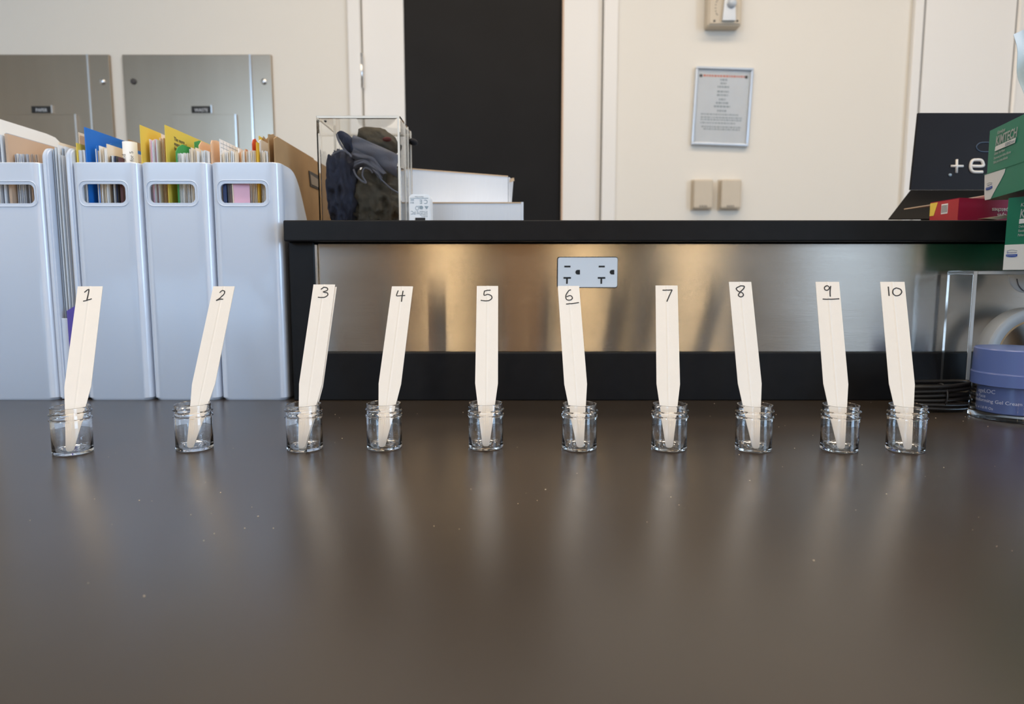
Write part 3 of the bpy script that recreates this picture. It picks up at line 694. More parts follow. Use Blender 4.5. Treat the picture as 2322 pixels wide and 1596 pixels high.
# folded grey-blue cloth: swept wavy bands
def band(name, pts, width, m, parent, th=.0012, yoff=0.0, roll=.35):
    """pts: photo pixels of the band's upper hem at depth YX+yo; width list in px downwards"""
    top = catmull([P(a, b, YX+c_) for a, b, c_ in pts], 8); n = len(top); bm = bmesh.new(); rows = []
    K = 12
    for i, p in enumerate(top):
        wv = width(i/(n-1)) if callable(width) else width
        row = []
        for j in range(K+1):
            s = j/K; bul = math.sin(s*PI)*.006+.0018*math.sin(s*9+i*.35)
            row.append(Vector((p.x-wv[0]*s, max(YX+tk+.0012, p.y-bul*(1 if roll > 0 else .4)+.006*s+.0012*noise.noise(Vector((i*.25, j*.3, 1)))), p.z-wv[1]*s)))
        rows.append(row)
    F_ = [[bm.verts.new(q) for q in r] for r in rows]; B_ = [[bm.verts.new(q+Vector((0, th, 0))) for q in r] for r in rows]
    for i in range(n-1):
        for j in range(K):
            bm.faces.new((F_[i][j], F_[i+1][j], F_[i+1][j+1], F_[i][j+1])); bm.faces.new((B_[i][j], B_[i][j+1], B_[i+1][j+1], B_[i+1][j]))
    for i in range(n-1):
        bm.faces.new((F_[i][0], B_[i][0], B_[i+1][0], F_[i+1][0])); bm.faces.new((F_[i][K], F_[i+1][K], B_[i+1][K], B_[i][K]))
    for j in range(K):
        bm.faces.new((F_[0][j], F_[0][j+1], B_[0][j+1], B_[0][j])); bm.faces.new((F_[-1][j], B_[-1][j], B_[-1][j+1], F_[-1][j+1]))
    return link(name, bm_done(bm), m, parent, True)
gc = thing('folded_cloth', (P(850, 400, YX+.02).x, YX+.02, zs1+.04), 'grey-blue cloth with a stiff folded band across the middle of the acrylic box', 'cloth')
band('band', [(802, 306, .012), (830, 318, .008), (868, 334, .008), (905, 352, .012)], lambda t: (.004, .019+.006*t), M_gcloth, gc)
band('band', [(805, 336, .012), (826, 347, .008), (846, 355, .008), (862, 375, .008), (876, 392, .012)], lambda t: (.006, .010-.004*t), M_gcloth, gc)
band('band', [(806, 366, .010), (828, 362, .008), (846, 374, .007), (860, 390, .008), (868, 404, .012)], lambda t: (.003, .008-.004*t), M_gcloth, gc)
tube('hem', catmull([P(a, b, YX+.0085) for a, b in ((802, 384), (808, 398), (820, 410), (830, 414), (822, 398), (826, 382), (838, 384), (845, 392))], 8), .0011, M_gcloth, gc)
tube('hem', catmull([P(a, b, YX+.0085) for a, b in ((855, 398), (870, 412), (888, 428), (903, 437))], 8), .0008, M_gcloth, gc)
band('flap', [(764, 302, .014), (775, 297, .010), (788, 303, .010), (800, 314, .014)], lambda t: (-.012+.010*t, .024-.004*t), M_navy, gc)
tube('hem', catmull([P(a, b, YX+.0085) for a, b in ((764, 304), (768, 318), (778, 335), (790, 348))], 8), .0013, M_gcloth, gc)
tube('hem', catmull([P(a, b, YX+.0085) for a, b in ((753, 352), (762, 346), (775, 341), (790, 347), (798, 356))], 8), .0011, M_gcloth, gc)
bm = bmesh.new(); bmesh.ops.create_uvsphere(bm, u_segments=16, v_segments=10, radius=1)
for v in bm.verts: v.co = P(878, 316, YX+.0235)+Vector((v.co.x*.0055, v.co.y*.003, v.co.z*.0028))
bpy.data.objects['olive_hat']
rp_ = link('red_patch', bm_done(bm), mat('dull_red', (.11, .018, .016), .8), bpy.data.objects['olive_hat'], True)

# ------------------------------------------------------------------ white cartons and adapter on the shelf
def carton(name, corners, z0, z1, label, m, flap=False):
    t = thing(name, (corners[0][0], corners[0][1], z0), label, 'box', 'flat white cartons on the shelf')
    pts = [(x, y, z0) for x, y in corners]
    prism('carton_body', pts, (0, 0, z1-z0), m, t)
    return t
lw0 = P(880, 470, YX+.075); lw1 = P(1181, 470, YX+.075); lz1 = P(1100, 459, YX+.075).z; yq = YX+.098
lw0 = P(918, 470, yq); lw1 = P(1181, 470, yq); lz1 = P(1100, 459, yq).z
t = carton('carton', [(lw0.x, yq), (lw1.x, yq), (lw1.x+.004, yq+.15), (lw0.x+.004, yq+.15)], zs1+.0002, lz1, 'lower flat white carton on the shelf', M_card)
box('lid_edge', (lw0.x, yq-.0006, lz1-.0012), (lw1.x, yq-.0001, lz1+.0004), M_kraftedge, t)
box('side_flap', (lw1.x+.0003, yq+.002, zs1+.0004), (lw1.x+.0035, yq+.004, lz1+.0008), M_card, t)
ua = P(912, 381, yq+.012); ub = P(1152, 400, yq+.085); uz1 = ua.z
hz = P(1152, 400, yq+.085).z
t = carton('carton', [(ua.x, yq+.012), (ub.x, yq+.085), (ub.x-.05, yq+.20), (ua.x-.04, yq+.13)], lz1+.0006, uz1, 'upper flat white carton lying askew on the lower one', M_card)
dv = Vector((ub.x-ua.x, .073, 0)).normalized()
prism('lid_edge', [(ua.x, yq+.0115, uz1-.0008), (ub.x, yq+.0845, uz1-.0008), (ub.x, yq+.0845, uz1+.0006), (ua.x, yq+.0115, uz1+.0006)], (0, -.0006, 0), M_kraftedge, t)
prism('side_flap', [(ub.x+.0006, yq+.086, lz1+.001), (ub.x+.0006, yq+.086, uz1-.001), (ub.x+.0065, yq+.10, uz1-.004), (ub.x+.0035, yq+.10, lz1+.003)], (.0012, .0005, 0), M_card, t)
prism('torn_edge', [(ub.x+.003, yq+.085, uz1-.008), (ub.x+.0085, yq+.088, uz1-.006), (ub.x+.008, yq+.088, uz1-.0015), (ub.x+.004, yq+.085, uz1-.003)], (.0006, .0012, 0), M_kraftedge, t)
# power adapter
yq = YS+.022
a0 = P(927, 470, yq).x; a1 = P(976, 470, yq).x; azt = P(950, 440, yq).z
ad = thing('power_adapter', ((a0+a1)/2, yq, zs1), 'small white power adapter block printed with certification marks', 'adapter')
pts = [(a0, zs1+.0003), (a1, zs1+.0003)]+[(a1-.005+.005*math.cos(a), azt-.005+.005*math.sin(a)) for a in [PI/2*i/6 for i in range(7)]]+[(a0+.005+.005*math.cos(a), azt-.005+.005*math.sin(a)) for a in [PI/2+PI/2*i/6 for i in range(7)]]
prism('body', [(x, yq, z) for x, z in pts], (0, .022, 0), M_outlet, ad)
prism('body_trim', [(x*.93+.07*(a0+a1)/2, yq-.0005, (z-zs1)*.95+zs1) for x, z in pts], (0, .0004, 0), M_outlet, ad)
def adt(px, py): v = P(910+px/22.8, 430+py/22.8, yq-.0006); return Vector((v.x, yq-.0006, v.z))
def atext(s, px, py, size, sx=1.0):  # upside-down print: baseline at the top, runs right to left
    text(s, size, M_gtext, ad, adt(px, py), (-1, 0, 0), (0, 0, -1), sx=sx, lift=.0001, thick=.00003)
atext('Made in China', 1150, 340, .0021, .8)
box('print_rule', (adt(450, 0).x, yq-.0008, adt(0, 452).z), (adt(1390, 0).x, yq-.0006, adt(0, 428).z), M_gtext, ad)
atext('C E', 1370, 520, .0066, .95)
atext('FC', 745, 1100, .0055, .9)
for k, s_ in enumerate(('AC Adapter  5V', 'Input 100-240V', 'Output 3A', 'Model A')): atext(s_, 1360, 1105+k*82, .0020, [.95, 1, 1.0, 1][k])
atext('RU', 650, 620, .0030); atext('UL', 1120, 840, .0050, .9)
def amark(pts_): prism('print_mark', [adt(*q) for q in pts_], (0, -.0002, 0), M_gtext, ad)
amark([(1200, 850), (1410, 850), (1310, 1020)]); amark([(480, 505), (655, 505), (655, 545), (480, 545)])
amark([(1030+100*math.cos(a), 915+90*math.sin(a)) for a in [2*PI*i/16 for i in range(16)]])
tube('print_mark', [adt(815+75*math.cos(a), 950+100*math.sin(a)) for a in [2*PI*i/20 for i in range(20)]], .00025, M_gtext, ad, 5, True)
box('port', (adt(700, 0).x, yq-.0012, zs1+.0004), (adt(1215, 0).x, yq-.0005, adt(0, 1450).z), M_slot, ad)

# ------------------------------------------------------------------ black carton, magenta box, card flaps at the right end of the shelf
YQ = YS+.11
YQ = YS+.165; fl = P(2015, 496, YS+.105); fo = P(2065, 431, YQ); tp = P(2083, 256, YQ+.012)
fl.z = max(fl.z, zs1+.001)
XRR = .80
bb = thing('black_carton', (.65, YQ, zs1), 'open black card box with an upright lid lettered in pale foil', 'box')
prism('sloping_flap', [fl, (XRR, fl.y, fl.z), (XRR, fo.y, fo.z), fo], (0, .002, -.001), mat('black_box_lining', (.006, .0055, .0055), .7, spec=.1), bb)
prism('lid', [fo+Vector((0, 0, .0006)), (XRR, fo.y, fo.z+.0006), (XRR, tp.y, tp.z), tp], (0, .004, 0), M_blackbox, bb, label='upright lid with pale lettering')
box('tray', (fo.x+.10, YQ+.006, zs1+.0003), (XRR, YQ+.14, fo.z-.004), M_blackbox, bb)
ud = (tp-fo); ud.x = 0; ud.normalize()
def onlid(px, py):
    n = Vector((1, 0, 0)).cross(ud); d = ray(px, py); tt = (fo-EYE).dot(n)/d.dot(n); return EYE+d*tt
def s5(a, b): return (1950+a/2.494, b/2.494)
lift_n = Vector((1, 0, 0)).cross(ud).normalized(); lift_n = lift_n if lift_n.y < 0 else -lift_n
def stroke_on(name, pts, wid, m, parent, k=6, closed=False):
    sm = catmull([Vector(onlid(*q)) for q in pts], k, closed) if len(pts) > 2 else [onlid(*q) for q in pts]
    bm = bmesh.new(); tube_bm(bm, [q+lift_n*.0003 for q in sm], wid/2, 6, closed); return link(name, bm_done(bm), m, parent, True)
stroke_on('lettering', [s5(547, 902), s5(545, 978)], .0034, M_logo, bb)
stroke_on('lettering', [s5(513, 940), s5(582, 940)], .0034, M_logo, bb)
stroke_on('lettering', [s5(628, 940), s5(690, 940), s5(694, 925), s5(684, 908), s5(660, 905), s5(636, 908), s5(626, 925), s5(624, 950), s5(634, 970), s5(660, 974), s5(692, 973)], .0042, M_logo, bb, 5)
stroke_on('lettering', [s5(740, 905), s5(770, 905), s5(780, 940), s5(770, 974), s5(740, 974)], .0042, M_logo, bb, 5)
stroke_on('print_ring', [s5(680, 808), s5(740, 806), s5(800, 810), s5(815, 832), s5(800, 854), s5(740, 858), s5(680, 856), s5(657, 832)], .0014, M_ring, bb, 8, True)
dp = onlid(*s5(508, 990)); lathe('stud', [(.0002, -.001), (.0018, -.001), (.0022, .0005)], M_gtext, bb, dp+lift_n*.0005, 12, 'Y')
# magenta box
A = P(2173, 494, YS+.024); A.z = zs1+.0003
ztm = P(2173, 449, YS+.024).z; B = P(2108, 480, YS+.075); D = P(2322, 480, YS+.045)
mb = thing('magenta_box', (A.x, A.y, zs1), 'flat magenta and red card box lying in front of the black box', 'box')
e1 = Vector((B.x-A.x, B.y-A.y, 0)); e2 = Vector((D.x-A.x, D.y-A.y, 0)).normalized()*.13
e1 = Vector((B.x-A.x, .05, 0))
cs = [A, A+e2, A+e2+e1, A+e1]
prism('carton_body', [(c_.x, c_.y, zs1+.0003) for c_ in cs], (0, 0, ztm-zs1), M_mag, mb)
n1 = e1.cross(Vector((0, 0, 1))).normalized(); n1 = n1 if n1.dot(Vector((-1, -1, 0))) > 0 else -n1
Hm = ztm-zs1
def mp(u, v, off=.0002): return Vector((A.x, A.y, zs1))+e1*u+Vector((0, 0, Hm*v))+n1*off
prism('end_print', [mp(.01, .02), mp(.99, .02), mp(.99, .98), mp(.01, .98)], n1*.0003, M_magred, mb, label='coral red end face')
prism('end_print', [mp(.84, .40, .0006), mp(.99, .40, .0006), mp(.99, .97, .0006), mp(.72, .97, .0006)], n1*.0002, M_yellow, mb, label='yellow patch')
prism('barcode', [mp(.36, .42, .0006), mp(.58, .42, .0006), mp(.58, .85, .0006), mp(.36, .85, .0006)], n1*.0002, M_white, mb, label='white barcode panel')
for k in range(6): prism('barcode_bar', [mp(.375+k*.034, .47, .0009), mp(.39+k*.034, .47, .0009), mp(.39+k*.034, .80, .0009), mp(.375+k*.034, .80, .0009)], n1*.0001, M_ptext, mb)
e2n = e2.normalized(); n2 = e2n.cross(Vector((0, 0, 1))).normalized(); n2 = n2 if n2.y < 0 else -n2
def mq(px, v):
    d = ray(px, 470); tt = (A-EYE).dot(n2)/d.dot(n2); q = EYE+d*tt; return Vector((q.x, q.y, zs1+Hm*v))
text('patches', .0066, M_logo, mb, mq(2286, .62)+n2*.0003, -e2n, (0, 0, -1), sx=1.15, lift=.0001)
text('light eyes', .0066, M_logo, mb, mq(2305, .38)+n2*.0003, -e2n, (0, 0, -1), sx=1.1, lift=.0001)
# cardboard flaps
fq = [P(2050, 473, YS+.098), P(2120, 462, YS+.092), P(2236, 442, YS+.084), P(2300, 438, YS+.084), P(2300, 445, YS+.088), P(2236, 449, YS+.088), P(2160, 461, YS+.094)]
bm = bmesh.new(); top = [bm.verts.new(q) for q in fq]; lo_ = [bm.verts.new(q-Vector((0, 0, .0011))) for q in fq]
bm.faces.new(top); bm.faces.new(lo_[::-1])
for i in range(len(fq)): bm.faces.new((top[i], top[(i+1) % len(fq)], lo_[(i+1) % len(fq)], lo_[i]))
props(link('cardboard_flap', bm_done(bm), M_kraftedge), 'thin cream cardboard sheet lying over the magenta box', 'cardboard')
props(prism('cardboard_strip', [P(2230, 495, YS+.004), P(2292, 486, YS+.004), P(2292, 493, YS+.004), P(2262, 498, YS+.004)], (0, .01, 0), M_kraftedge), 'brown cardboard strip at the shelf edge beside the green box', 'cardboard')
props(prism('cardboard_sheet', [(P(1990, 496, YS+.03).x, YS+.03, zs1+.0002), (P(2110, 496, YS+.03).x, YS+.03, zs1+.0002), (P(2110, 496, YS+.03).x, YS+.10, zs1+.0002), (P(1990, 496, YS+.03).x, YS+.10, zs1+.0002)], (0, 0, .0008), M_kraftedge), 'thin cardboard sheet flat on the shelf under the black box', 'cardboard')

# ------------------------------------------------------------------ wipe boxes
def wipe_box(A, d1, d2, h, label, decal):
    """A: bottom far-left corner, d1: direction (unit) of the printed face coming to the camera, d2: the other side"""
    t = thing('tissue_box', A, label, 'box', 'green and white tissue boxes at the right')
    L1 = .122; L2 = .118; up = Vector((0, 0, 1)); up = (d1.cross(d2)).normalized(); up = up if up.z > 0 else -up
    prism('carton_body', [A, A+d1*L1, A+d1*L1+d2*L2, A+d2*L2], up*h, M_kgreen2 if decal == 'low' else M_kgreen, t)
    nn = d1.cross(up).normalized(); nn = nn if nn.dot(d2) < 0 else -nn
    def fp_(u, v, off=.0002): return A+d1*u*L1+up*v*h+nn*off
    def onf(px, py, off=.0):
        d = ray(px, py); tt = (A-EYE).dot(nn)/d.dot(nn); return EYE+d*tt+nn*off
    return t, fp_, onf, up, nn
# lower box
YL = YS-.047
Alow = P(2274, 611, YL); 
dl1 = Vector((.358, -.934, 0)).normalized(); dl2 = Vector((.934, .358, 0)).normalized()
zAc = P(2250, 614, YS-.005).z
Alow.z = zAc+.0004
hbox = P(2285, 449, YL).z-Alow.z
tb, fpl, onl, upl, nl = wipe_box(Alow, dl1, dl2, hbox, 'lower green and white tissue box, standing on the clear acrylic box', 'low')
prism('white_band', [fpl(0.002, .002), fpl(.20, .002), fpl(.32, .13), fpl(.60, .30), fpl(.98, .352), fpl(.002, .352)], nl*.0003, M_kwhite, tb, label='white band along the bottom')
def z4(a, b): return (2260+a/8.87, 440+b/8.87)
def bad(onf, pts_, m, t, name='emblem', off=.0007): prism(name, [onf(*q, off) for q in pts_], (onf(*pts_[0], off+.0002)-onf(*pts_[0], off)), m, t)
bad(onl, [z4(197, 1215), z4(427, 1207), z4(423, 1250), z4(370, 1264), z4(312, 1269), z4(250, 1264), z4(199, 1252)], M_kblue, tb)
tube('emblem', catmull([onl(*z4(a, b), .0008) for a, b in ((215, 1140), (320, 1120), (425, 1138))], 6), .00018, M_gtext, tb, 5)
def fit(s_, onf, p0, p1, pt, m, t, shear=0, bold=0, off=.0006):
    a, b, c = onf(*p0, off), onf(*p1, off), onf(*pt, off)
    o = text(s_, 1.0, m, t, (0, 0, 0), (1, 0, 0), (0, 1, 0), shear=shear, bold=bold, lift=0, thick=.0001)
    W = wloc(t); vs = [v.co+W for v in o.data.vertices]; x0 = min(v.x for v in vs); x1 = max(v.x for v in vs)
    cap = .72; X_ = (b-a); Yv = (c-a)
    nn_ = X_.cross(Yv).normalized()
    for v, q in zip(o.data.vertices, vs): v.co = a+X_*((q.x-x0)/(x1-x0))+Yv*(q.y/cap)+nn_*.0001-W
    return o
def ftext(s, px, py, sz, onf, d1, upv, t, m, sx=1., shear=0, bold=0, off=.0006): text(s, sz, m, t, onf(px, py, off), d1, upv, sx=sx, shear=shear, bold=bold, lift=.0001)
fit('Kimberly-Clark', onl, z4(250, 1188), z4(415, 1184), z4(251, 1166), M_kblue, tb, 0, .015)
tube('emblem', [onl(*z4(230+11*math.cos(a), 1177+17*math.sin(a)), .0008) for a in [2*PI*i/12 for i in range(12)]], .00015, M_kblue, tb, 5, True)
fit('PROFESSIONAL', onl, z4(214, 1246), z4(408, 1241), z4(215, 1228), M_kwhite, tb, 0, .01, off=.0012)
fit('Kimwipes', onl, z4(495, 252), z4(860, 215), z4(508, 180), M_kwhite, tb, 0, .012)
fit('KIMTECH', onl, z4(474, 478), z4(1120, 420), z4(490, 300), M_kwhite, tb, .12, .02)
bad(onl, [z4(470, 502), z4(1110, 440), z4(1110, 520), z4(461, 598)], M_kwhite, tb, 'print_bar')
fit('Delicate Task Wipers', onl, z4(452, 675), z4(960, 640), z4(456, 625), M_kwhite, tb, .1, .012)
fit('Essuie-tout pour t\u00e2ches d\u00e9licates', onl, z4(443, 761), z4(1160, 725), z4(447, 711), M_kwhite, tb, .1, .012)
fit('Pa\u00f1os para tareas delicadas', onl, z4(434, 848), z4(1010, 815), z4(438, 797), M_kwhite, tb, .1, .012)
# upper box
YU = YS+.004
Aup = P(2234, 455, YU)
du1 = -Vector((.223, 1, -.021)).normalized(); du2 = Vector((1, -.223, 0.0)).normalized()
Aup.z += .0005
h2 = (P(2244, 296, YU).z-Aup.z)
ub_, fpu, onu, upu, nu = wipe_box(Aup, du1, du2, h2, 'upper green and white tissue box, tilted on the lower one', 'up')
def z3(a, b): return (2220+a/7.255, 240+b/7.255)
bad(onu, [z3(98, 1137), z3(240, 1092), z3(440, 1032), z3(425, 1100), z3(360, 1230), z3(280, 1370), z3(195, 1532), z3(104, 1552), z3(94, 1470)], M_kwhite, ub_, 'white_band', .0002)
bad(onu, [z3(90, 1130), z3(760, 905), z3(760, 912), z3(90, 1138)], M_kgreen2, ub_, 'perforation', .0006)
bad(onu, [z3(123, 1352), z3(230, 1312), z3(229, 1348), z3(180, 1378), z3(126, 1388)], M_kblue, ub_)
tube('emblem', catmull([onu(*z3(a, b), .0008) for a, b in ((140, 1285), (185, 1260), (228, 1262))], 6), .00018, M_gtext, ub_, 5)
fit('Kimberly-Clark', onu, z3(150, 1318), z3(222, 1294), z3(151, 1301), M_kblue, ub_, 0, .015)
fit('PROFESSIONAL', onu, z3(131, 1374), z3(222, 1342), z3(132, 1360), M_kwhite, ub_, 0, .01, off=.0012)
fit('Kimwipes', onu, z3(312, 470), z3(440, 410), z3(318, 412), M_kwhite, ub_, .1, .02)
fit('KIMTECH', onu, z3(283, 652), z3(630, 500), z3(300, 500), M_kwhite, ub_, .0, .025)
bad(onu, [z3(285, 668), z3(622, 518), z3(605, 605), z3(272, 748)], M_kwhite, ub_, 'print_bar')
fit('SCIENCE', onu, z3(446, 660), z3(540, 618), z3(452, 612), M_gtext, ub_, .1, .02, off=.0011)
fit('BRAND', onu, z3(552, 612), z3(602, 590), z3(555, 582), M_gtext, ub_, .1, .02, off=.0011)
fit('Delicate Task Wipers', onu, z3(262, 812), z3(436, 740), z3(266, 768), M_kwhite, ub_, .1, .02)
fit('Essuie-tout pour t\u00e2ches d\u00e9licates', onu, z3(254, 884), z3(534, 772), z3(258, 842), M_kwhite, ub_, .1, .02)
fit('Pa\u00f1os para tareas delicadas', onu, z3(247, 952), z3(484, 862), z3(251, 910), M_kwhite, ub_, .1, .02)
# tissue sticking up from behind
bm = bmesh.new(); Yt = YS-.0; N = 14; rows = []
a_, b_2, c_2, d_2 = P(2298, 78, Yt), P(2420, 20, Yt), P(2338, 262, Yt+.02), P(2420, 262, Yt+.02)
for i in range(N+1):
    r_ = []
    for j in range(N+1):
        u, v = i/N, j/N; q = a_.lerp(b_2, u).lerp(c_2.lerp(d_2, u), v)
        q.y += .004*math.sin(u*9+v*3)+.006*noise.noise(Vector((u*3, v*3, 2))); r_.append(q)
    rows.append(r_)
Fv = [[bm.verts.new(q) for q in r_] for r_ in rows]; Bv = [[bm.verts.new(q+Vector((0, .0004, 0))) for q in r_] for r_ in rows]
for i in range(N):
    for j in range(N):
        bm.faces.new((Fv[i][j], Fv[i+1][j], Fv[i+1][j+1], Fv[i][j+1])); bm.faces.new((Bv[i][j], Bv[i][j+1], Bv[i+1][j+1], Bv[i+1][j]))
props(link('tissue', bm_done(bm, recalc=False), M_tissue, smooth=True), 'white tissue sticking up above the upper green box', 'tissue')

# ------------------------------------------------------------------ acrylic holder with tape roll
YH = YR-.045
hx0 = P(2203, 640, YH).x; hx0 = G(2190, 905, 0).x*0+P(2207, 616, YH).x; hx1 = hx0+.16; HD = .0545+.03
th = .0042
ah = thing('acrylic_holder', (hx0+.08, YH, 0), 'clear acrylic box holding a tape roll, under the green tissue boxes', 'box')
box('side_panel', (hx0, YH, .0003), (hx0+th, YR-.003, zAc-th-.0002), M_acr, ah)
box('side_panel', (hx1-th, YH, .0003), (hx1, YR-.003, zAc-th-.0002), M_acr, ah)
box('top_panel', (hx0, YH, zAc-th), (hx1, YR-.003, zAc), M_acr, ah, bev=.0004)
box('front_edge', (hx0+.0004, YH-.0012, .0005), (hx0+th-.0004, YH-.0002, zAc-.0006), M_tape, ah, label='frosted cut edge')
box('front_edge', (hx0+th+.0004, YH-.0012, zAc-th+.0004), (hx1-.0004, YH-.0002, zAc-.0006), M_tape, ah, label='frosted cut edge')
box('base_panel', (hx0+th+.0002, YH, .0003), (hx1-th-.0002, YR-.003, .0033), M_acr, ah)
YT = YH+.008; ct = P(2345, 800, YT); Rt = .0525; ct.z = .0036+Rt
tr_ = thing('tape_roll', (ct.x, YT, .0035), 'grey tape roll on a cardboard core inside the clear holder', 'tape')
lathe('tape', [(Rt*.765, 0), (Rt-.0008, 0), (Rt, .0008), (Rt, .0182), (Rt-.0008, .019), (Rt*.765, .019)], M_tape, tr_, (ct.x, YT, ct.z), 64, 'Y', closed=True)
lathe('core', [(Rt*.72, .0005), (Rt*.763, .0005), (Rt*.763, .0185), (Rt*.72, .0185)], M_kraft, tr_, (ct.x, YT, ct.z), 64, 'Y', closed=True)
cd = P(2330, 622, YH+.006)
db = thing('dial_tag', (cd.x, cd.y, cd.z-.02), 'grey round tag marked with a curved line, inside the holder at the right edge', 'tag')
lathe('disc', [(.0002, 0), (.0195, 0), (.0200, .0006), (.0195, .0012), (.0002, .0012)], M_tape, db, (cd.x, cd.y, cd.z-.0), 32, 'Y')
db.children[0].data.transform(Matrix.Identity(4))
for v in db.children[0].data.vertices:
    if v.co.z+wloc(db).z > zAc-th-.0006: v.co.z = zAc-th-.0006-wloc(db).z
tube('curved_mark', catmull([P(a, b, cd.y-.0006) for a, b in ((2306, 632), (2309, 645), (2316, 655), (2322, 660))], 6), .0005, M_ptext, db, 6)

# ------------------------------------------------------------------ blue jar
jc = Vector((.5075, .672, 0)); RJ = .0362
jr = thing('cosmetic_jar', jc, 'periwinkle blue cream jar with a blue lid and clear base, right edge of the bench', 'jar')
zl0, zl1 = .0345, .0712
lathe('lid', [(.001, zl0+.0015), (RJ-.004, zl0+.0015), (RJ-.0012, zl0), (RJ-.0004, zl0), (RJ-.0003, zl0+.0118), (RJ-.0007, zl0+.0122), (RJ-.0007, zl0+.0126), (RJ-.0010, zl0+.0130), (RJ-.0016, zl1-.0012), (RJ-.0026, zl1), (.001, zl1)], M_jar, jr, jc, 96)
lathe('clear_shell', [(.001, .0004), (RJ-.001, .0004), (RJ, .0014), (RJ-.0008, .006), (RJ-.0014, zl0-.0006), (RJ-.0062, zl0-.0006), (RJ-.0062, .0062), (.001, .0062)], M_acr, jr, jc, 96)
lathe('inner_cup', [(.001, .0066), (RJ-.0075, .0066), (RJ-.0068, .0074), (RJ-.0068, zl0-.0008), (.001, zl0-.0008)], M_jar, jr, jc, 96)
Rw = RJ-.0066
view = math.atan2(-jc.y, -jc.x)
def wrapper(a0, z):
    def f(x, y, h):
        a = a0+x/Rw; return Vector((jc.x+(Rw+h*.3)*math.cos(a), jc.y+(Rw+h*.3)*math.sin(a), z+y))
    return f
# angle that is seen left edge ~ view-1.5; text runs left to right = increasing angle
for s_, a_s, z_, sz in (('ageLOC', -1.07, .0262, .0056), ('Tru Face', -1.30, .0212, .0046), ('Transforming Gel Cream', -1.38, .0168, .0049), ('30 mL e 1.0 Fl Oz', -1.35, .0098, .0036)):
    text(s_, sz, M_jartext, jr, jc, (1, 0, 0), (0, 0, 1), wrap=wrapper(view+a_s, z_), lift=.0003)

# ------------------------------------------------------------------ cable coil, card
Yc = YH-.0135
cb = thing('coiled_cable', (P(2120, 890, Yc).x, Yc, 0), 'thin black cable coiled flat beside the clear holder', 'cable')
bm = bmesh.new(); pts = []
x0c, x1c = P(2040, 880, Yc).x, P(2203, 880, Yc).x
for k in range(6):
    zk = .0026+k*.0046
    for i in range(16):
        a = 2*PI*i/16+PI
        fx = .5+.5*math.cos(a); e = 1+.05*math.sin(k*2.1)
        pts.append(Vector((x0c+(x1c-x0c)*min(1, fx*e+.02*math.sin(k*1.7)), Yc+.0095*math.sin(a)*(1+.1*math.cos(k)), zk+.0046*i/16+(.004 if k > 3 else 0)*max(0, fx-.6)*2+.0006*math.sin(a*2+k))))
tube_bm(bm, catmull(pts, 4), .0022, 8); link('cable', bm_done(bm), M_cable, cb, True)
xt = P(2132, 880, Yc).x
tube('tie', [(xt+.003*math.sin(a)*.5, Yc+.0128*math.cos(a), .0150+.0135*math.sin(a)) for a in [2*PI*i/24 for i in range(24)]], .0012, M_cable, cb, 6, True)
props(prism('paper_card', [G(2150, 911, .0006), G(2215, 908, .0006), G(2260, 935, .0006), G(2215, 928, .0006)], (0, 0, .0006), M_kraftedge), 'cream card corner lying under the blue jar', 'card')
pc = G(2197, 905, .001)
tube('cable_plug', [(pc.x-.003, pc.y, .004), (pc.x+.008, pc.y-.002, .003)], .0028, M_kwhite, cb, 10, label='pale plug end')
lathe('bead', [(.0004, 0), (.0028, 0), (.0028, .003), (.0004, .003)], M_strip, cb, (pc.x+.006, pc.y-.008, .0003), 14)

# ------------------------------------------------------------------ cups
RC = .0146
def cup_mesh():
    n = 72
    out = [(.001, .0006), (RC-.0022, .0006), (RC-.0012, 0), (RC-.0006, .0001), (RC-.0001, .0008), (RC, .0018), (RC-.0001, .0040), (RC, .0262), (RC+.0001, .0268), (RC+.0008, .0272), (RC+.0009, .0278), (RC+.0005, .0284), (RC-.0003, .0286)]
    m_ = 22; zt0, zt1 = .0287, .0372
    for i in range(1, m_+1): out.append((RC-.0004, zt0+(zt1-zt0)*i/m_))
    out += [(RC-.0006, .0376), (RC-.0012, .0377), (RC-.0018, .0373), (RC-.0019, .0280), (RC-.0016, .0262), (RC-.0015, .0034), (RC-.0018, .0026), (RC-.0026, .0021), (.0090, .0019), (.0085, .0022), (.0080, .0019), (.0050, .0019), (.0046, .0022), (.0042, .0019), (.001, .0019)]
    def fn(r, z, t):
        if zt0 < z < zt1+.0001 and r > RC-.001:
            for kk in (0, 1):
                zc = .0306+.0030*(t/(2*PI))+kk*.0030
                fade = 1
                if kk == 1: fade = max(0, min(1, (1.1-t)/1.1))
                if kk == 0: fade = max(0, min(1, t/.6))
                d = (z-zc)/.0010
                if abs(d) < 1: r += .0013*fade*(1-d*d)**.5 if False else .0013*fade*(1-d*d)
        return r, z
    o = lathe('plastic_cup', out, M_ps, None, (0, 0, 0), n, fn=fn)
    return o
proto = cup_mesh()
cups = [(166.2, 1024.5, .6), (442, 1015.5, 3.9), (691.8, 1016.5, 4.6), (872.1, 1013.8, 4.4), (1102, 1012.4, 2.8), (1313.3, 1014.8, 2.9), (1516.8, 1015.6, 2.2), (1707.7, 1017.5, .8), (1902, 1018.5, .9), (2052.3, 1019.3, .8)]
where = ['leftmost cup, in front of the white files', 'second cup from the left, in front of the white files', 'cup by the left end of the black shelf']
CUPP = []
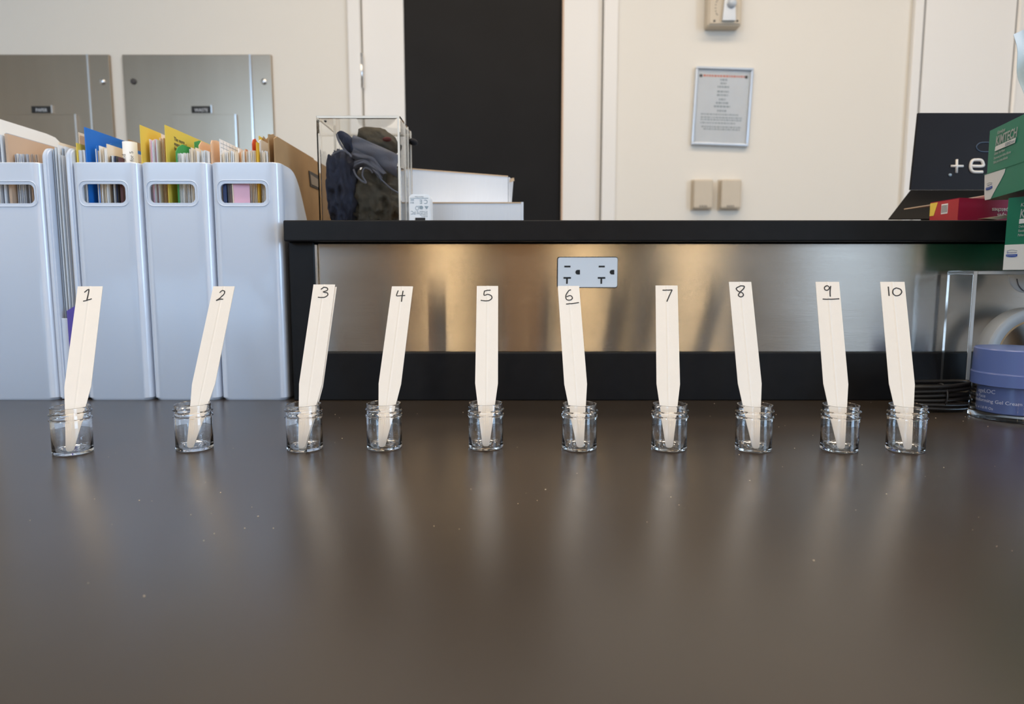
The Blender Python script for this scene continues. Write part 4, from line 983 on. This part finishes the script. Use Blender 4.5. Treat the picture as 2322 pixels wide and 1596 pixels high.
CUPL = ['leftmost clear threaded cup, its plant label marked one', 'second clear cup from the left, its label leaning furthest over', 'clear cup holding two labels, the front one marked three',
 'clear cup just right of the one holding two labels, its label marked four', 'clear cup holding the upright label marked five', 'clear cup right below the power outlet, label marked six',
 'clear cup holding the straight label marked seven', 'clear cup whose left-leaning label is marked eight', 'clear cup whose label has an underlined nine', 'rightmost clear cup, beside the black cable coil']
for k, (px, py, rz) in enumerate(cups):
    g = G(px, py)
    o = proto if k == 0 else proto.copy()
    if k: C.objects.link(o)
    o.location = g+Vector((0, 0, .0001)); o.rotation_euler = (0, 0, rz)
    CUPP.append(g)
    props(o, CUPL[k], 'cup', 'clear plastic cups in a row')
# ------------------------------------------------------------------ plant labels
LL, LW = .152, .0196
def label_mesh():
    bm = bmesh.new(); sh = .056
    # outline u (x), v (z) from the tip up
    left = [(-.0012, .0000), (-.0024, .0008), (-.0030, .0024), (-LW/2, sh), (-LW/2, sh+.03), (-LW/2, sh+.06), (-LW/2, LL)]
    mid = [0]*len(left); t = .00035
    F_ = []; B_ = []
    for (x, z) in left:
        rid = .00032
        F_.append([bm.verts.new((x, -t, z)), bm.verts.new((x*.12, -t-.00002, z)), bm.verts.new((0, -t-rid*min(1, z*60), z)), bm.verts.new((-x*.12, -t-.00002, z)), bm.verts.new((-x, -t, z))])
        B_.append([bm.verts.new((x, t, z)), bm.verts.new((x*.12, t, z)), bm.verts.new((0, t-rid*.8*min(1, z*60), z)), bm.verts.new((-x*.12, t, z)), bm.verts.new((-x, t, z))])
    for i in range(len(left)-1):
        for j in range(4):
            bm.faces.new((F_[i][j], F_[i][j+1], F_[i+1][j+1], F_[i+1][j])); bm.faces.new((B_[i][j], B_[i+1][j], B_[i+1][j+1], B_[i][j+1]))
        bm.faces.new((F_[i][0], F_[i+1][0], B_[i+1][0], B_[i][0])); bm.faces.new((F_[i][4], B_[i][4], B_[i+1][4], F_[i+1][4]))
    for j in range(4):
        bm.faces.new((F_[0][j], B_[0][j], B_[0][j+1], F_[0][j+1])); bm.faces.new((F_[-1][j], F_[-1][j+1], B_[-1][j+1], B_[-1][j]))
    return bm_done(bm, 'plant_label')
LM = label_mesh(); LM.materials.append(M_label)
def zo(o, s): return lambda a, b: (o[0]+a/s, o[1]+b/s)
q1, q2, q3, q4, q5 = zo((0, 600), 3.47), zo((370, 620), 3.628), zo((780, 620), 3.626), zo((1200, 560), 3.1925), zo((1620, 620), 3.627)
labs = [
 (q1, (543, 1478), (711, 172), [[(664, 218), (700, 197), (683, 281)], [(654, 287), (688, 280), (722, 268)]]),
 (q2, (208, 1445), (501, 107), [[(465, 158), (485, 141), (505, 147), (500, 170), (470, 200), (437, 222), (465, 213), (494, 211)]]),
 (q2, (1130, 1448), (1326, 92), [[(1298, 130), (1325, 114), (1350, 120), (1350, 138), (1318, 152), (1350, 160), (1352, 180), (1320, 197), (1273, 195)]]),
 (q3, (302, 1437), (481, 107), [[(446, 140), (438, 160), (433, 182), (460, 183), (503, 180)], [(486, 143), (478, 190), (473, 232)]]),
 (q3, (1167, 1432), (1180, 104), [[(1206, 137), (1180, 139), (1155, 144)], [(1156, 142), (1152, 178), (1185, 172), (1213, 185), (1213, 208), (1180, 225), (1124, 220)]]),
 (q4, (373, 1462), (284, 283), [[(302, 309), (285, 318), (266, 350), (270, 378), (295, 385), (313, 370), (300, 352), (270, 360)], [(267, 413), (310, 409), (360, 402)]]),
 (q4, (1015, 1462), (994, 280), [[(965, 312), (1000, 312), (1035, 310)], [(1035, 310), (1018, 345), (996, 396)]]),
 (q5, (350, 1452), (210, 70), [[(245, 103), (215, 103), (180, 122), (195, 145), (230, 160), (238, 180), (218, 193), (197, 178), (215, 150), (240, 125), (247, 104)]]),
 (q5, (1052, 1460), (928, 70), [[(948, 115), (925, 101), (905, 115), (912, 135), (935, 135), (950, 112)], [(956, 103), (951, 150), (953, 190)], [(890, 210), (940, 212), (1027, 208)]]),
 (q5, (1600, 1458), (1462, 70), [[(1430, 108), (1437, 184)], [(1495, 118), (1470, 135), (1468, 165), (1490, 182), (1520, 178), (1540, 155), (1530, 130), (1495, 118)]]),
]
def place_label(o, tip, top, shift=(0, 0, 0)):
    # top is a photo pixel; choose its depth so that the label has its true length and leans backwards
    d = ray(*top); b = (EYE-tip).dot(d)/d.dot(d); c = ((EYE-tip).dot(EYE-tip)-LL*LL)/d.dot(d)
    disc = b*b-c; t = -b+(math.sqrt(disc) if disc > 0 else 0); tp_ = EYE+d*t
    v = (tp_-tip).normalized(); u = Vector((v.y, -v.x, 0)).normalized(); n = u.cross(v)*-1  # local y = -(facing)
    yv = v.cross(u); M_ = Matrix((u, yv, v)).transposed().to_4x4()
    if M_.to_3x3().determinant() < 0: M_ = Matrix((u, -yv, v)).transposed().to_4x4()
    M_.translation = tip+Vector(shift); o.matrix_world = M_; return M_
names = ['leaning right in the leftmost cup', 'leaning far right in the second cup', 'leaning right, with a blank label behind it', 'leaning slightly right', 'standing straight', 'leaning slightly left below the outlet', 'standing almost straight', 'leaning left', 'underlined and leaning left', 'leaning left in the rightmost cup']
words = ['1', '2', '3', '4', '5', 'underlined 6', '7', '8', 'underlined 9', '10']
for k, (q, tip_, top_, strokes) in enumerate(labs):
    tip = G(*q(*tip_), .0028)
    cpos = CUPP[k]; dv = Vector((tip.x-cpos.x, tip.y-cpos.y, 0)); lim = RC-.0038
    if dv.length > lim:
        dv = dv.normalized()*lim; tip.x, tip.y = cpos.x+dv.x, cpos.y+dv.y
    o = bpy.data.objects.new('plant_label', LM); C.objects.link(o)
    props(o, 'cream plastic plant label with a handwritten %s, %s' % (words[k], names[k]), 'plant label', 'numbered plant labels standing in the cups')
    M_ = place_label(o, tip, q(*top_))
    Mi = M_.inverted(); nl_ = M_.to_3x3() @ Vector((0, -1, 0))
    pl0 = M_.translation+nl_*.00048
    for st in strokes:
        P3 = []
        for a in st:
            d = ray(*q(*a)); tt = (pl0-EYE).dot(nl_)/d.dot(nl_); P3.append(Mi @ (EYE+d*tt))
        sm = catmull(P3, 8) if len(P3) > 2 else P3
        bm = bmesh.new(); tube_bm(bm, sm, lambda s: .0005, 8)
        for v in bm.verts:  # pen strokes are flat
            v.co.y = -.00052+(v.co.y+.00048)*.35 - .00035*max(0, 1-abs(v.co.x)/(LW*.06))
        me = bm_done(bm); me.materials.append(M_ink)
        c_ = bpy.data.objects.new('pen_stroke', me); C.objects.link(c_); c_.parent = o
    if k == 2:
        o2 = bpy.data.objects.new('plant_label', LM); C.objects.link(o2)
        props(o2, 'blank cream plant label tucked behind the one numbered 3', 'plant label')
        M2 = M_.copy(); u_ = M_.to_3x3() @ Vector((1, 0, 0)); n_ = M_.to_3x3() @ Vector((0, 1, 0)); v_ = M_.to_3x3() @ Vector((0, 0, 1))
        M2 = M2 @ Matrix.Translation((.0002, .0014, .0)) @ Matrix.Rotation(math.radians(.42), 4, 'Y') @ Matrix.Translation((0, 0, -.0016)); o2.matrix_world = M2
# ------------------------------------------------------------------ crumbs on the bench
bm = bmesh.new(); random.seed(11)
spots = [(914, 0, 0)]
sp_ = [(316, 1135), (433, 1167), (500, 1117), (571, 1150), (585, 1171), (555, 1198), (200, 1322), (327, 1352), (486, 1210), (462, 1226), (1676, 1031), (1780, 965), (1766, 968), (1760, 940), (2189, 945), (2122, 948), (2158, 918), (2240, 967), (770, 947), (760, 940), (776, 994), (946, 938), (1173, 1014), (1845, 1271), (984, 1193), (1237, 1110), (68, 1180), (2184, 955), (2197, 949), (1620, 915), (1975, 912), (620, 1198), (1050, 935), (1700, 1090), (1540, 1145), (2010, 1120), (2140, 1060)]
for px, py in sp_+[(random.uniform(50, 2300), random.uniform(930, 1250)) for _ in range(40)]:
    g = G(px, py); s = random.uniform(.00018, .00042)*(1 if (px, py) in sp_ else .6)
    r_ = bmesh.ops.create_icosphere(bm, subdivisions=1, radius=s)
    a = random.uniform(0, 3)
    for v in r_['verts']: v.co = Matrix.Rotation(a, 3, 'Z') @ Vector((v.co.x*random.uniform(1, 1.7), v.co.y, v.co.z*.6))+Vector((g.x, g.y, s*.5))
props(link('crumbs', bm_done(bm), M_crumb), 'tiny pale crumbs scattered on the black bench top', 'crumbs', kind='stuff')
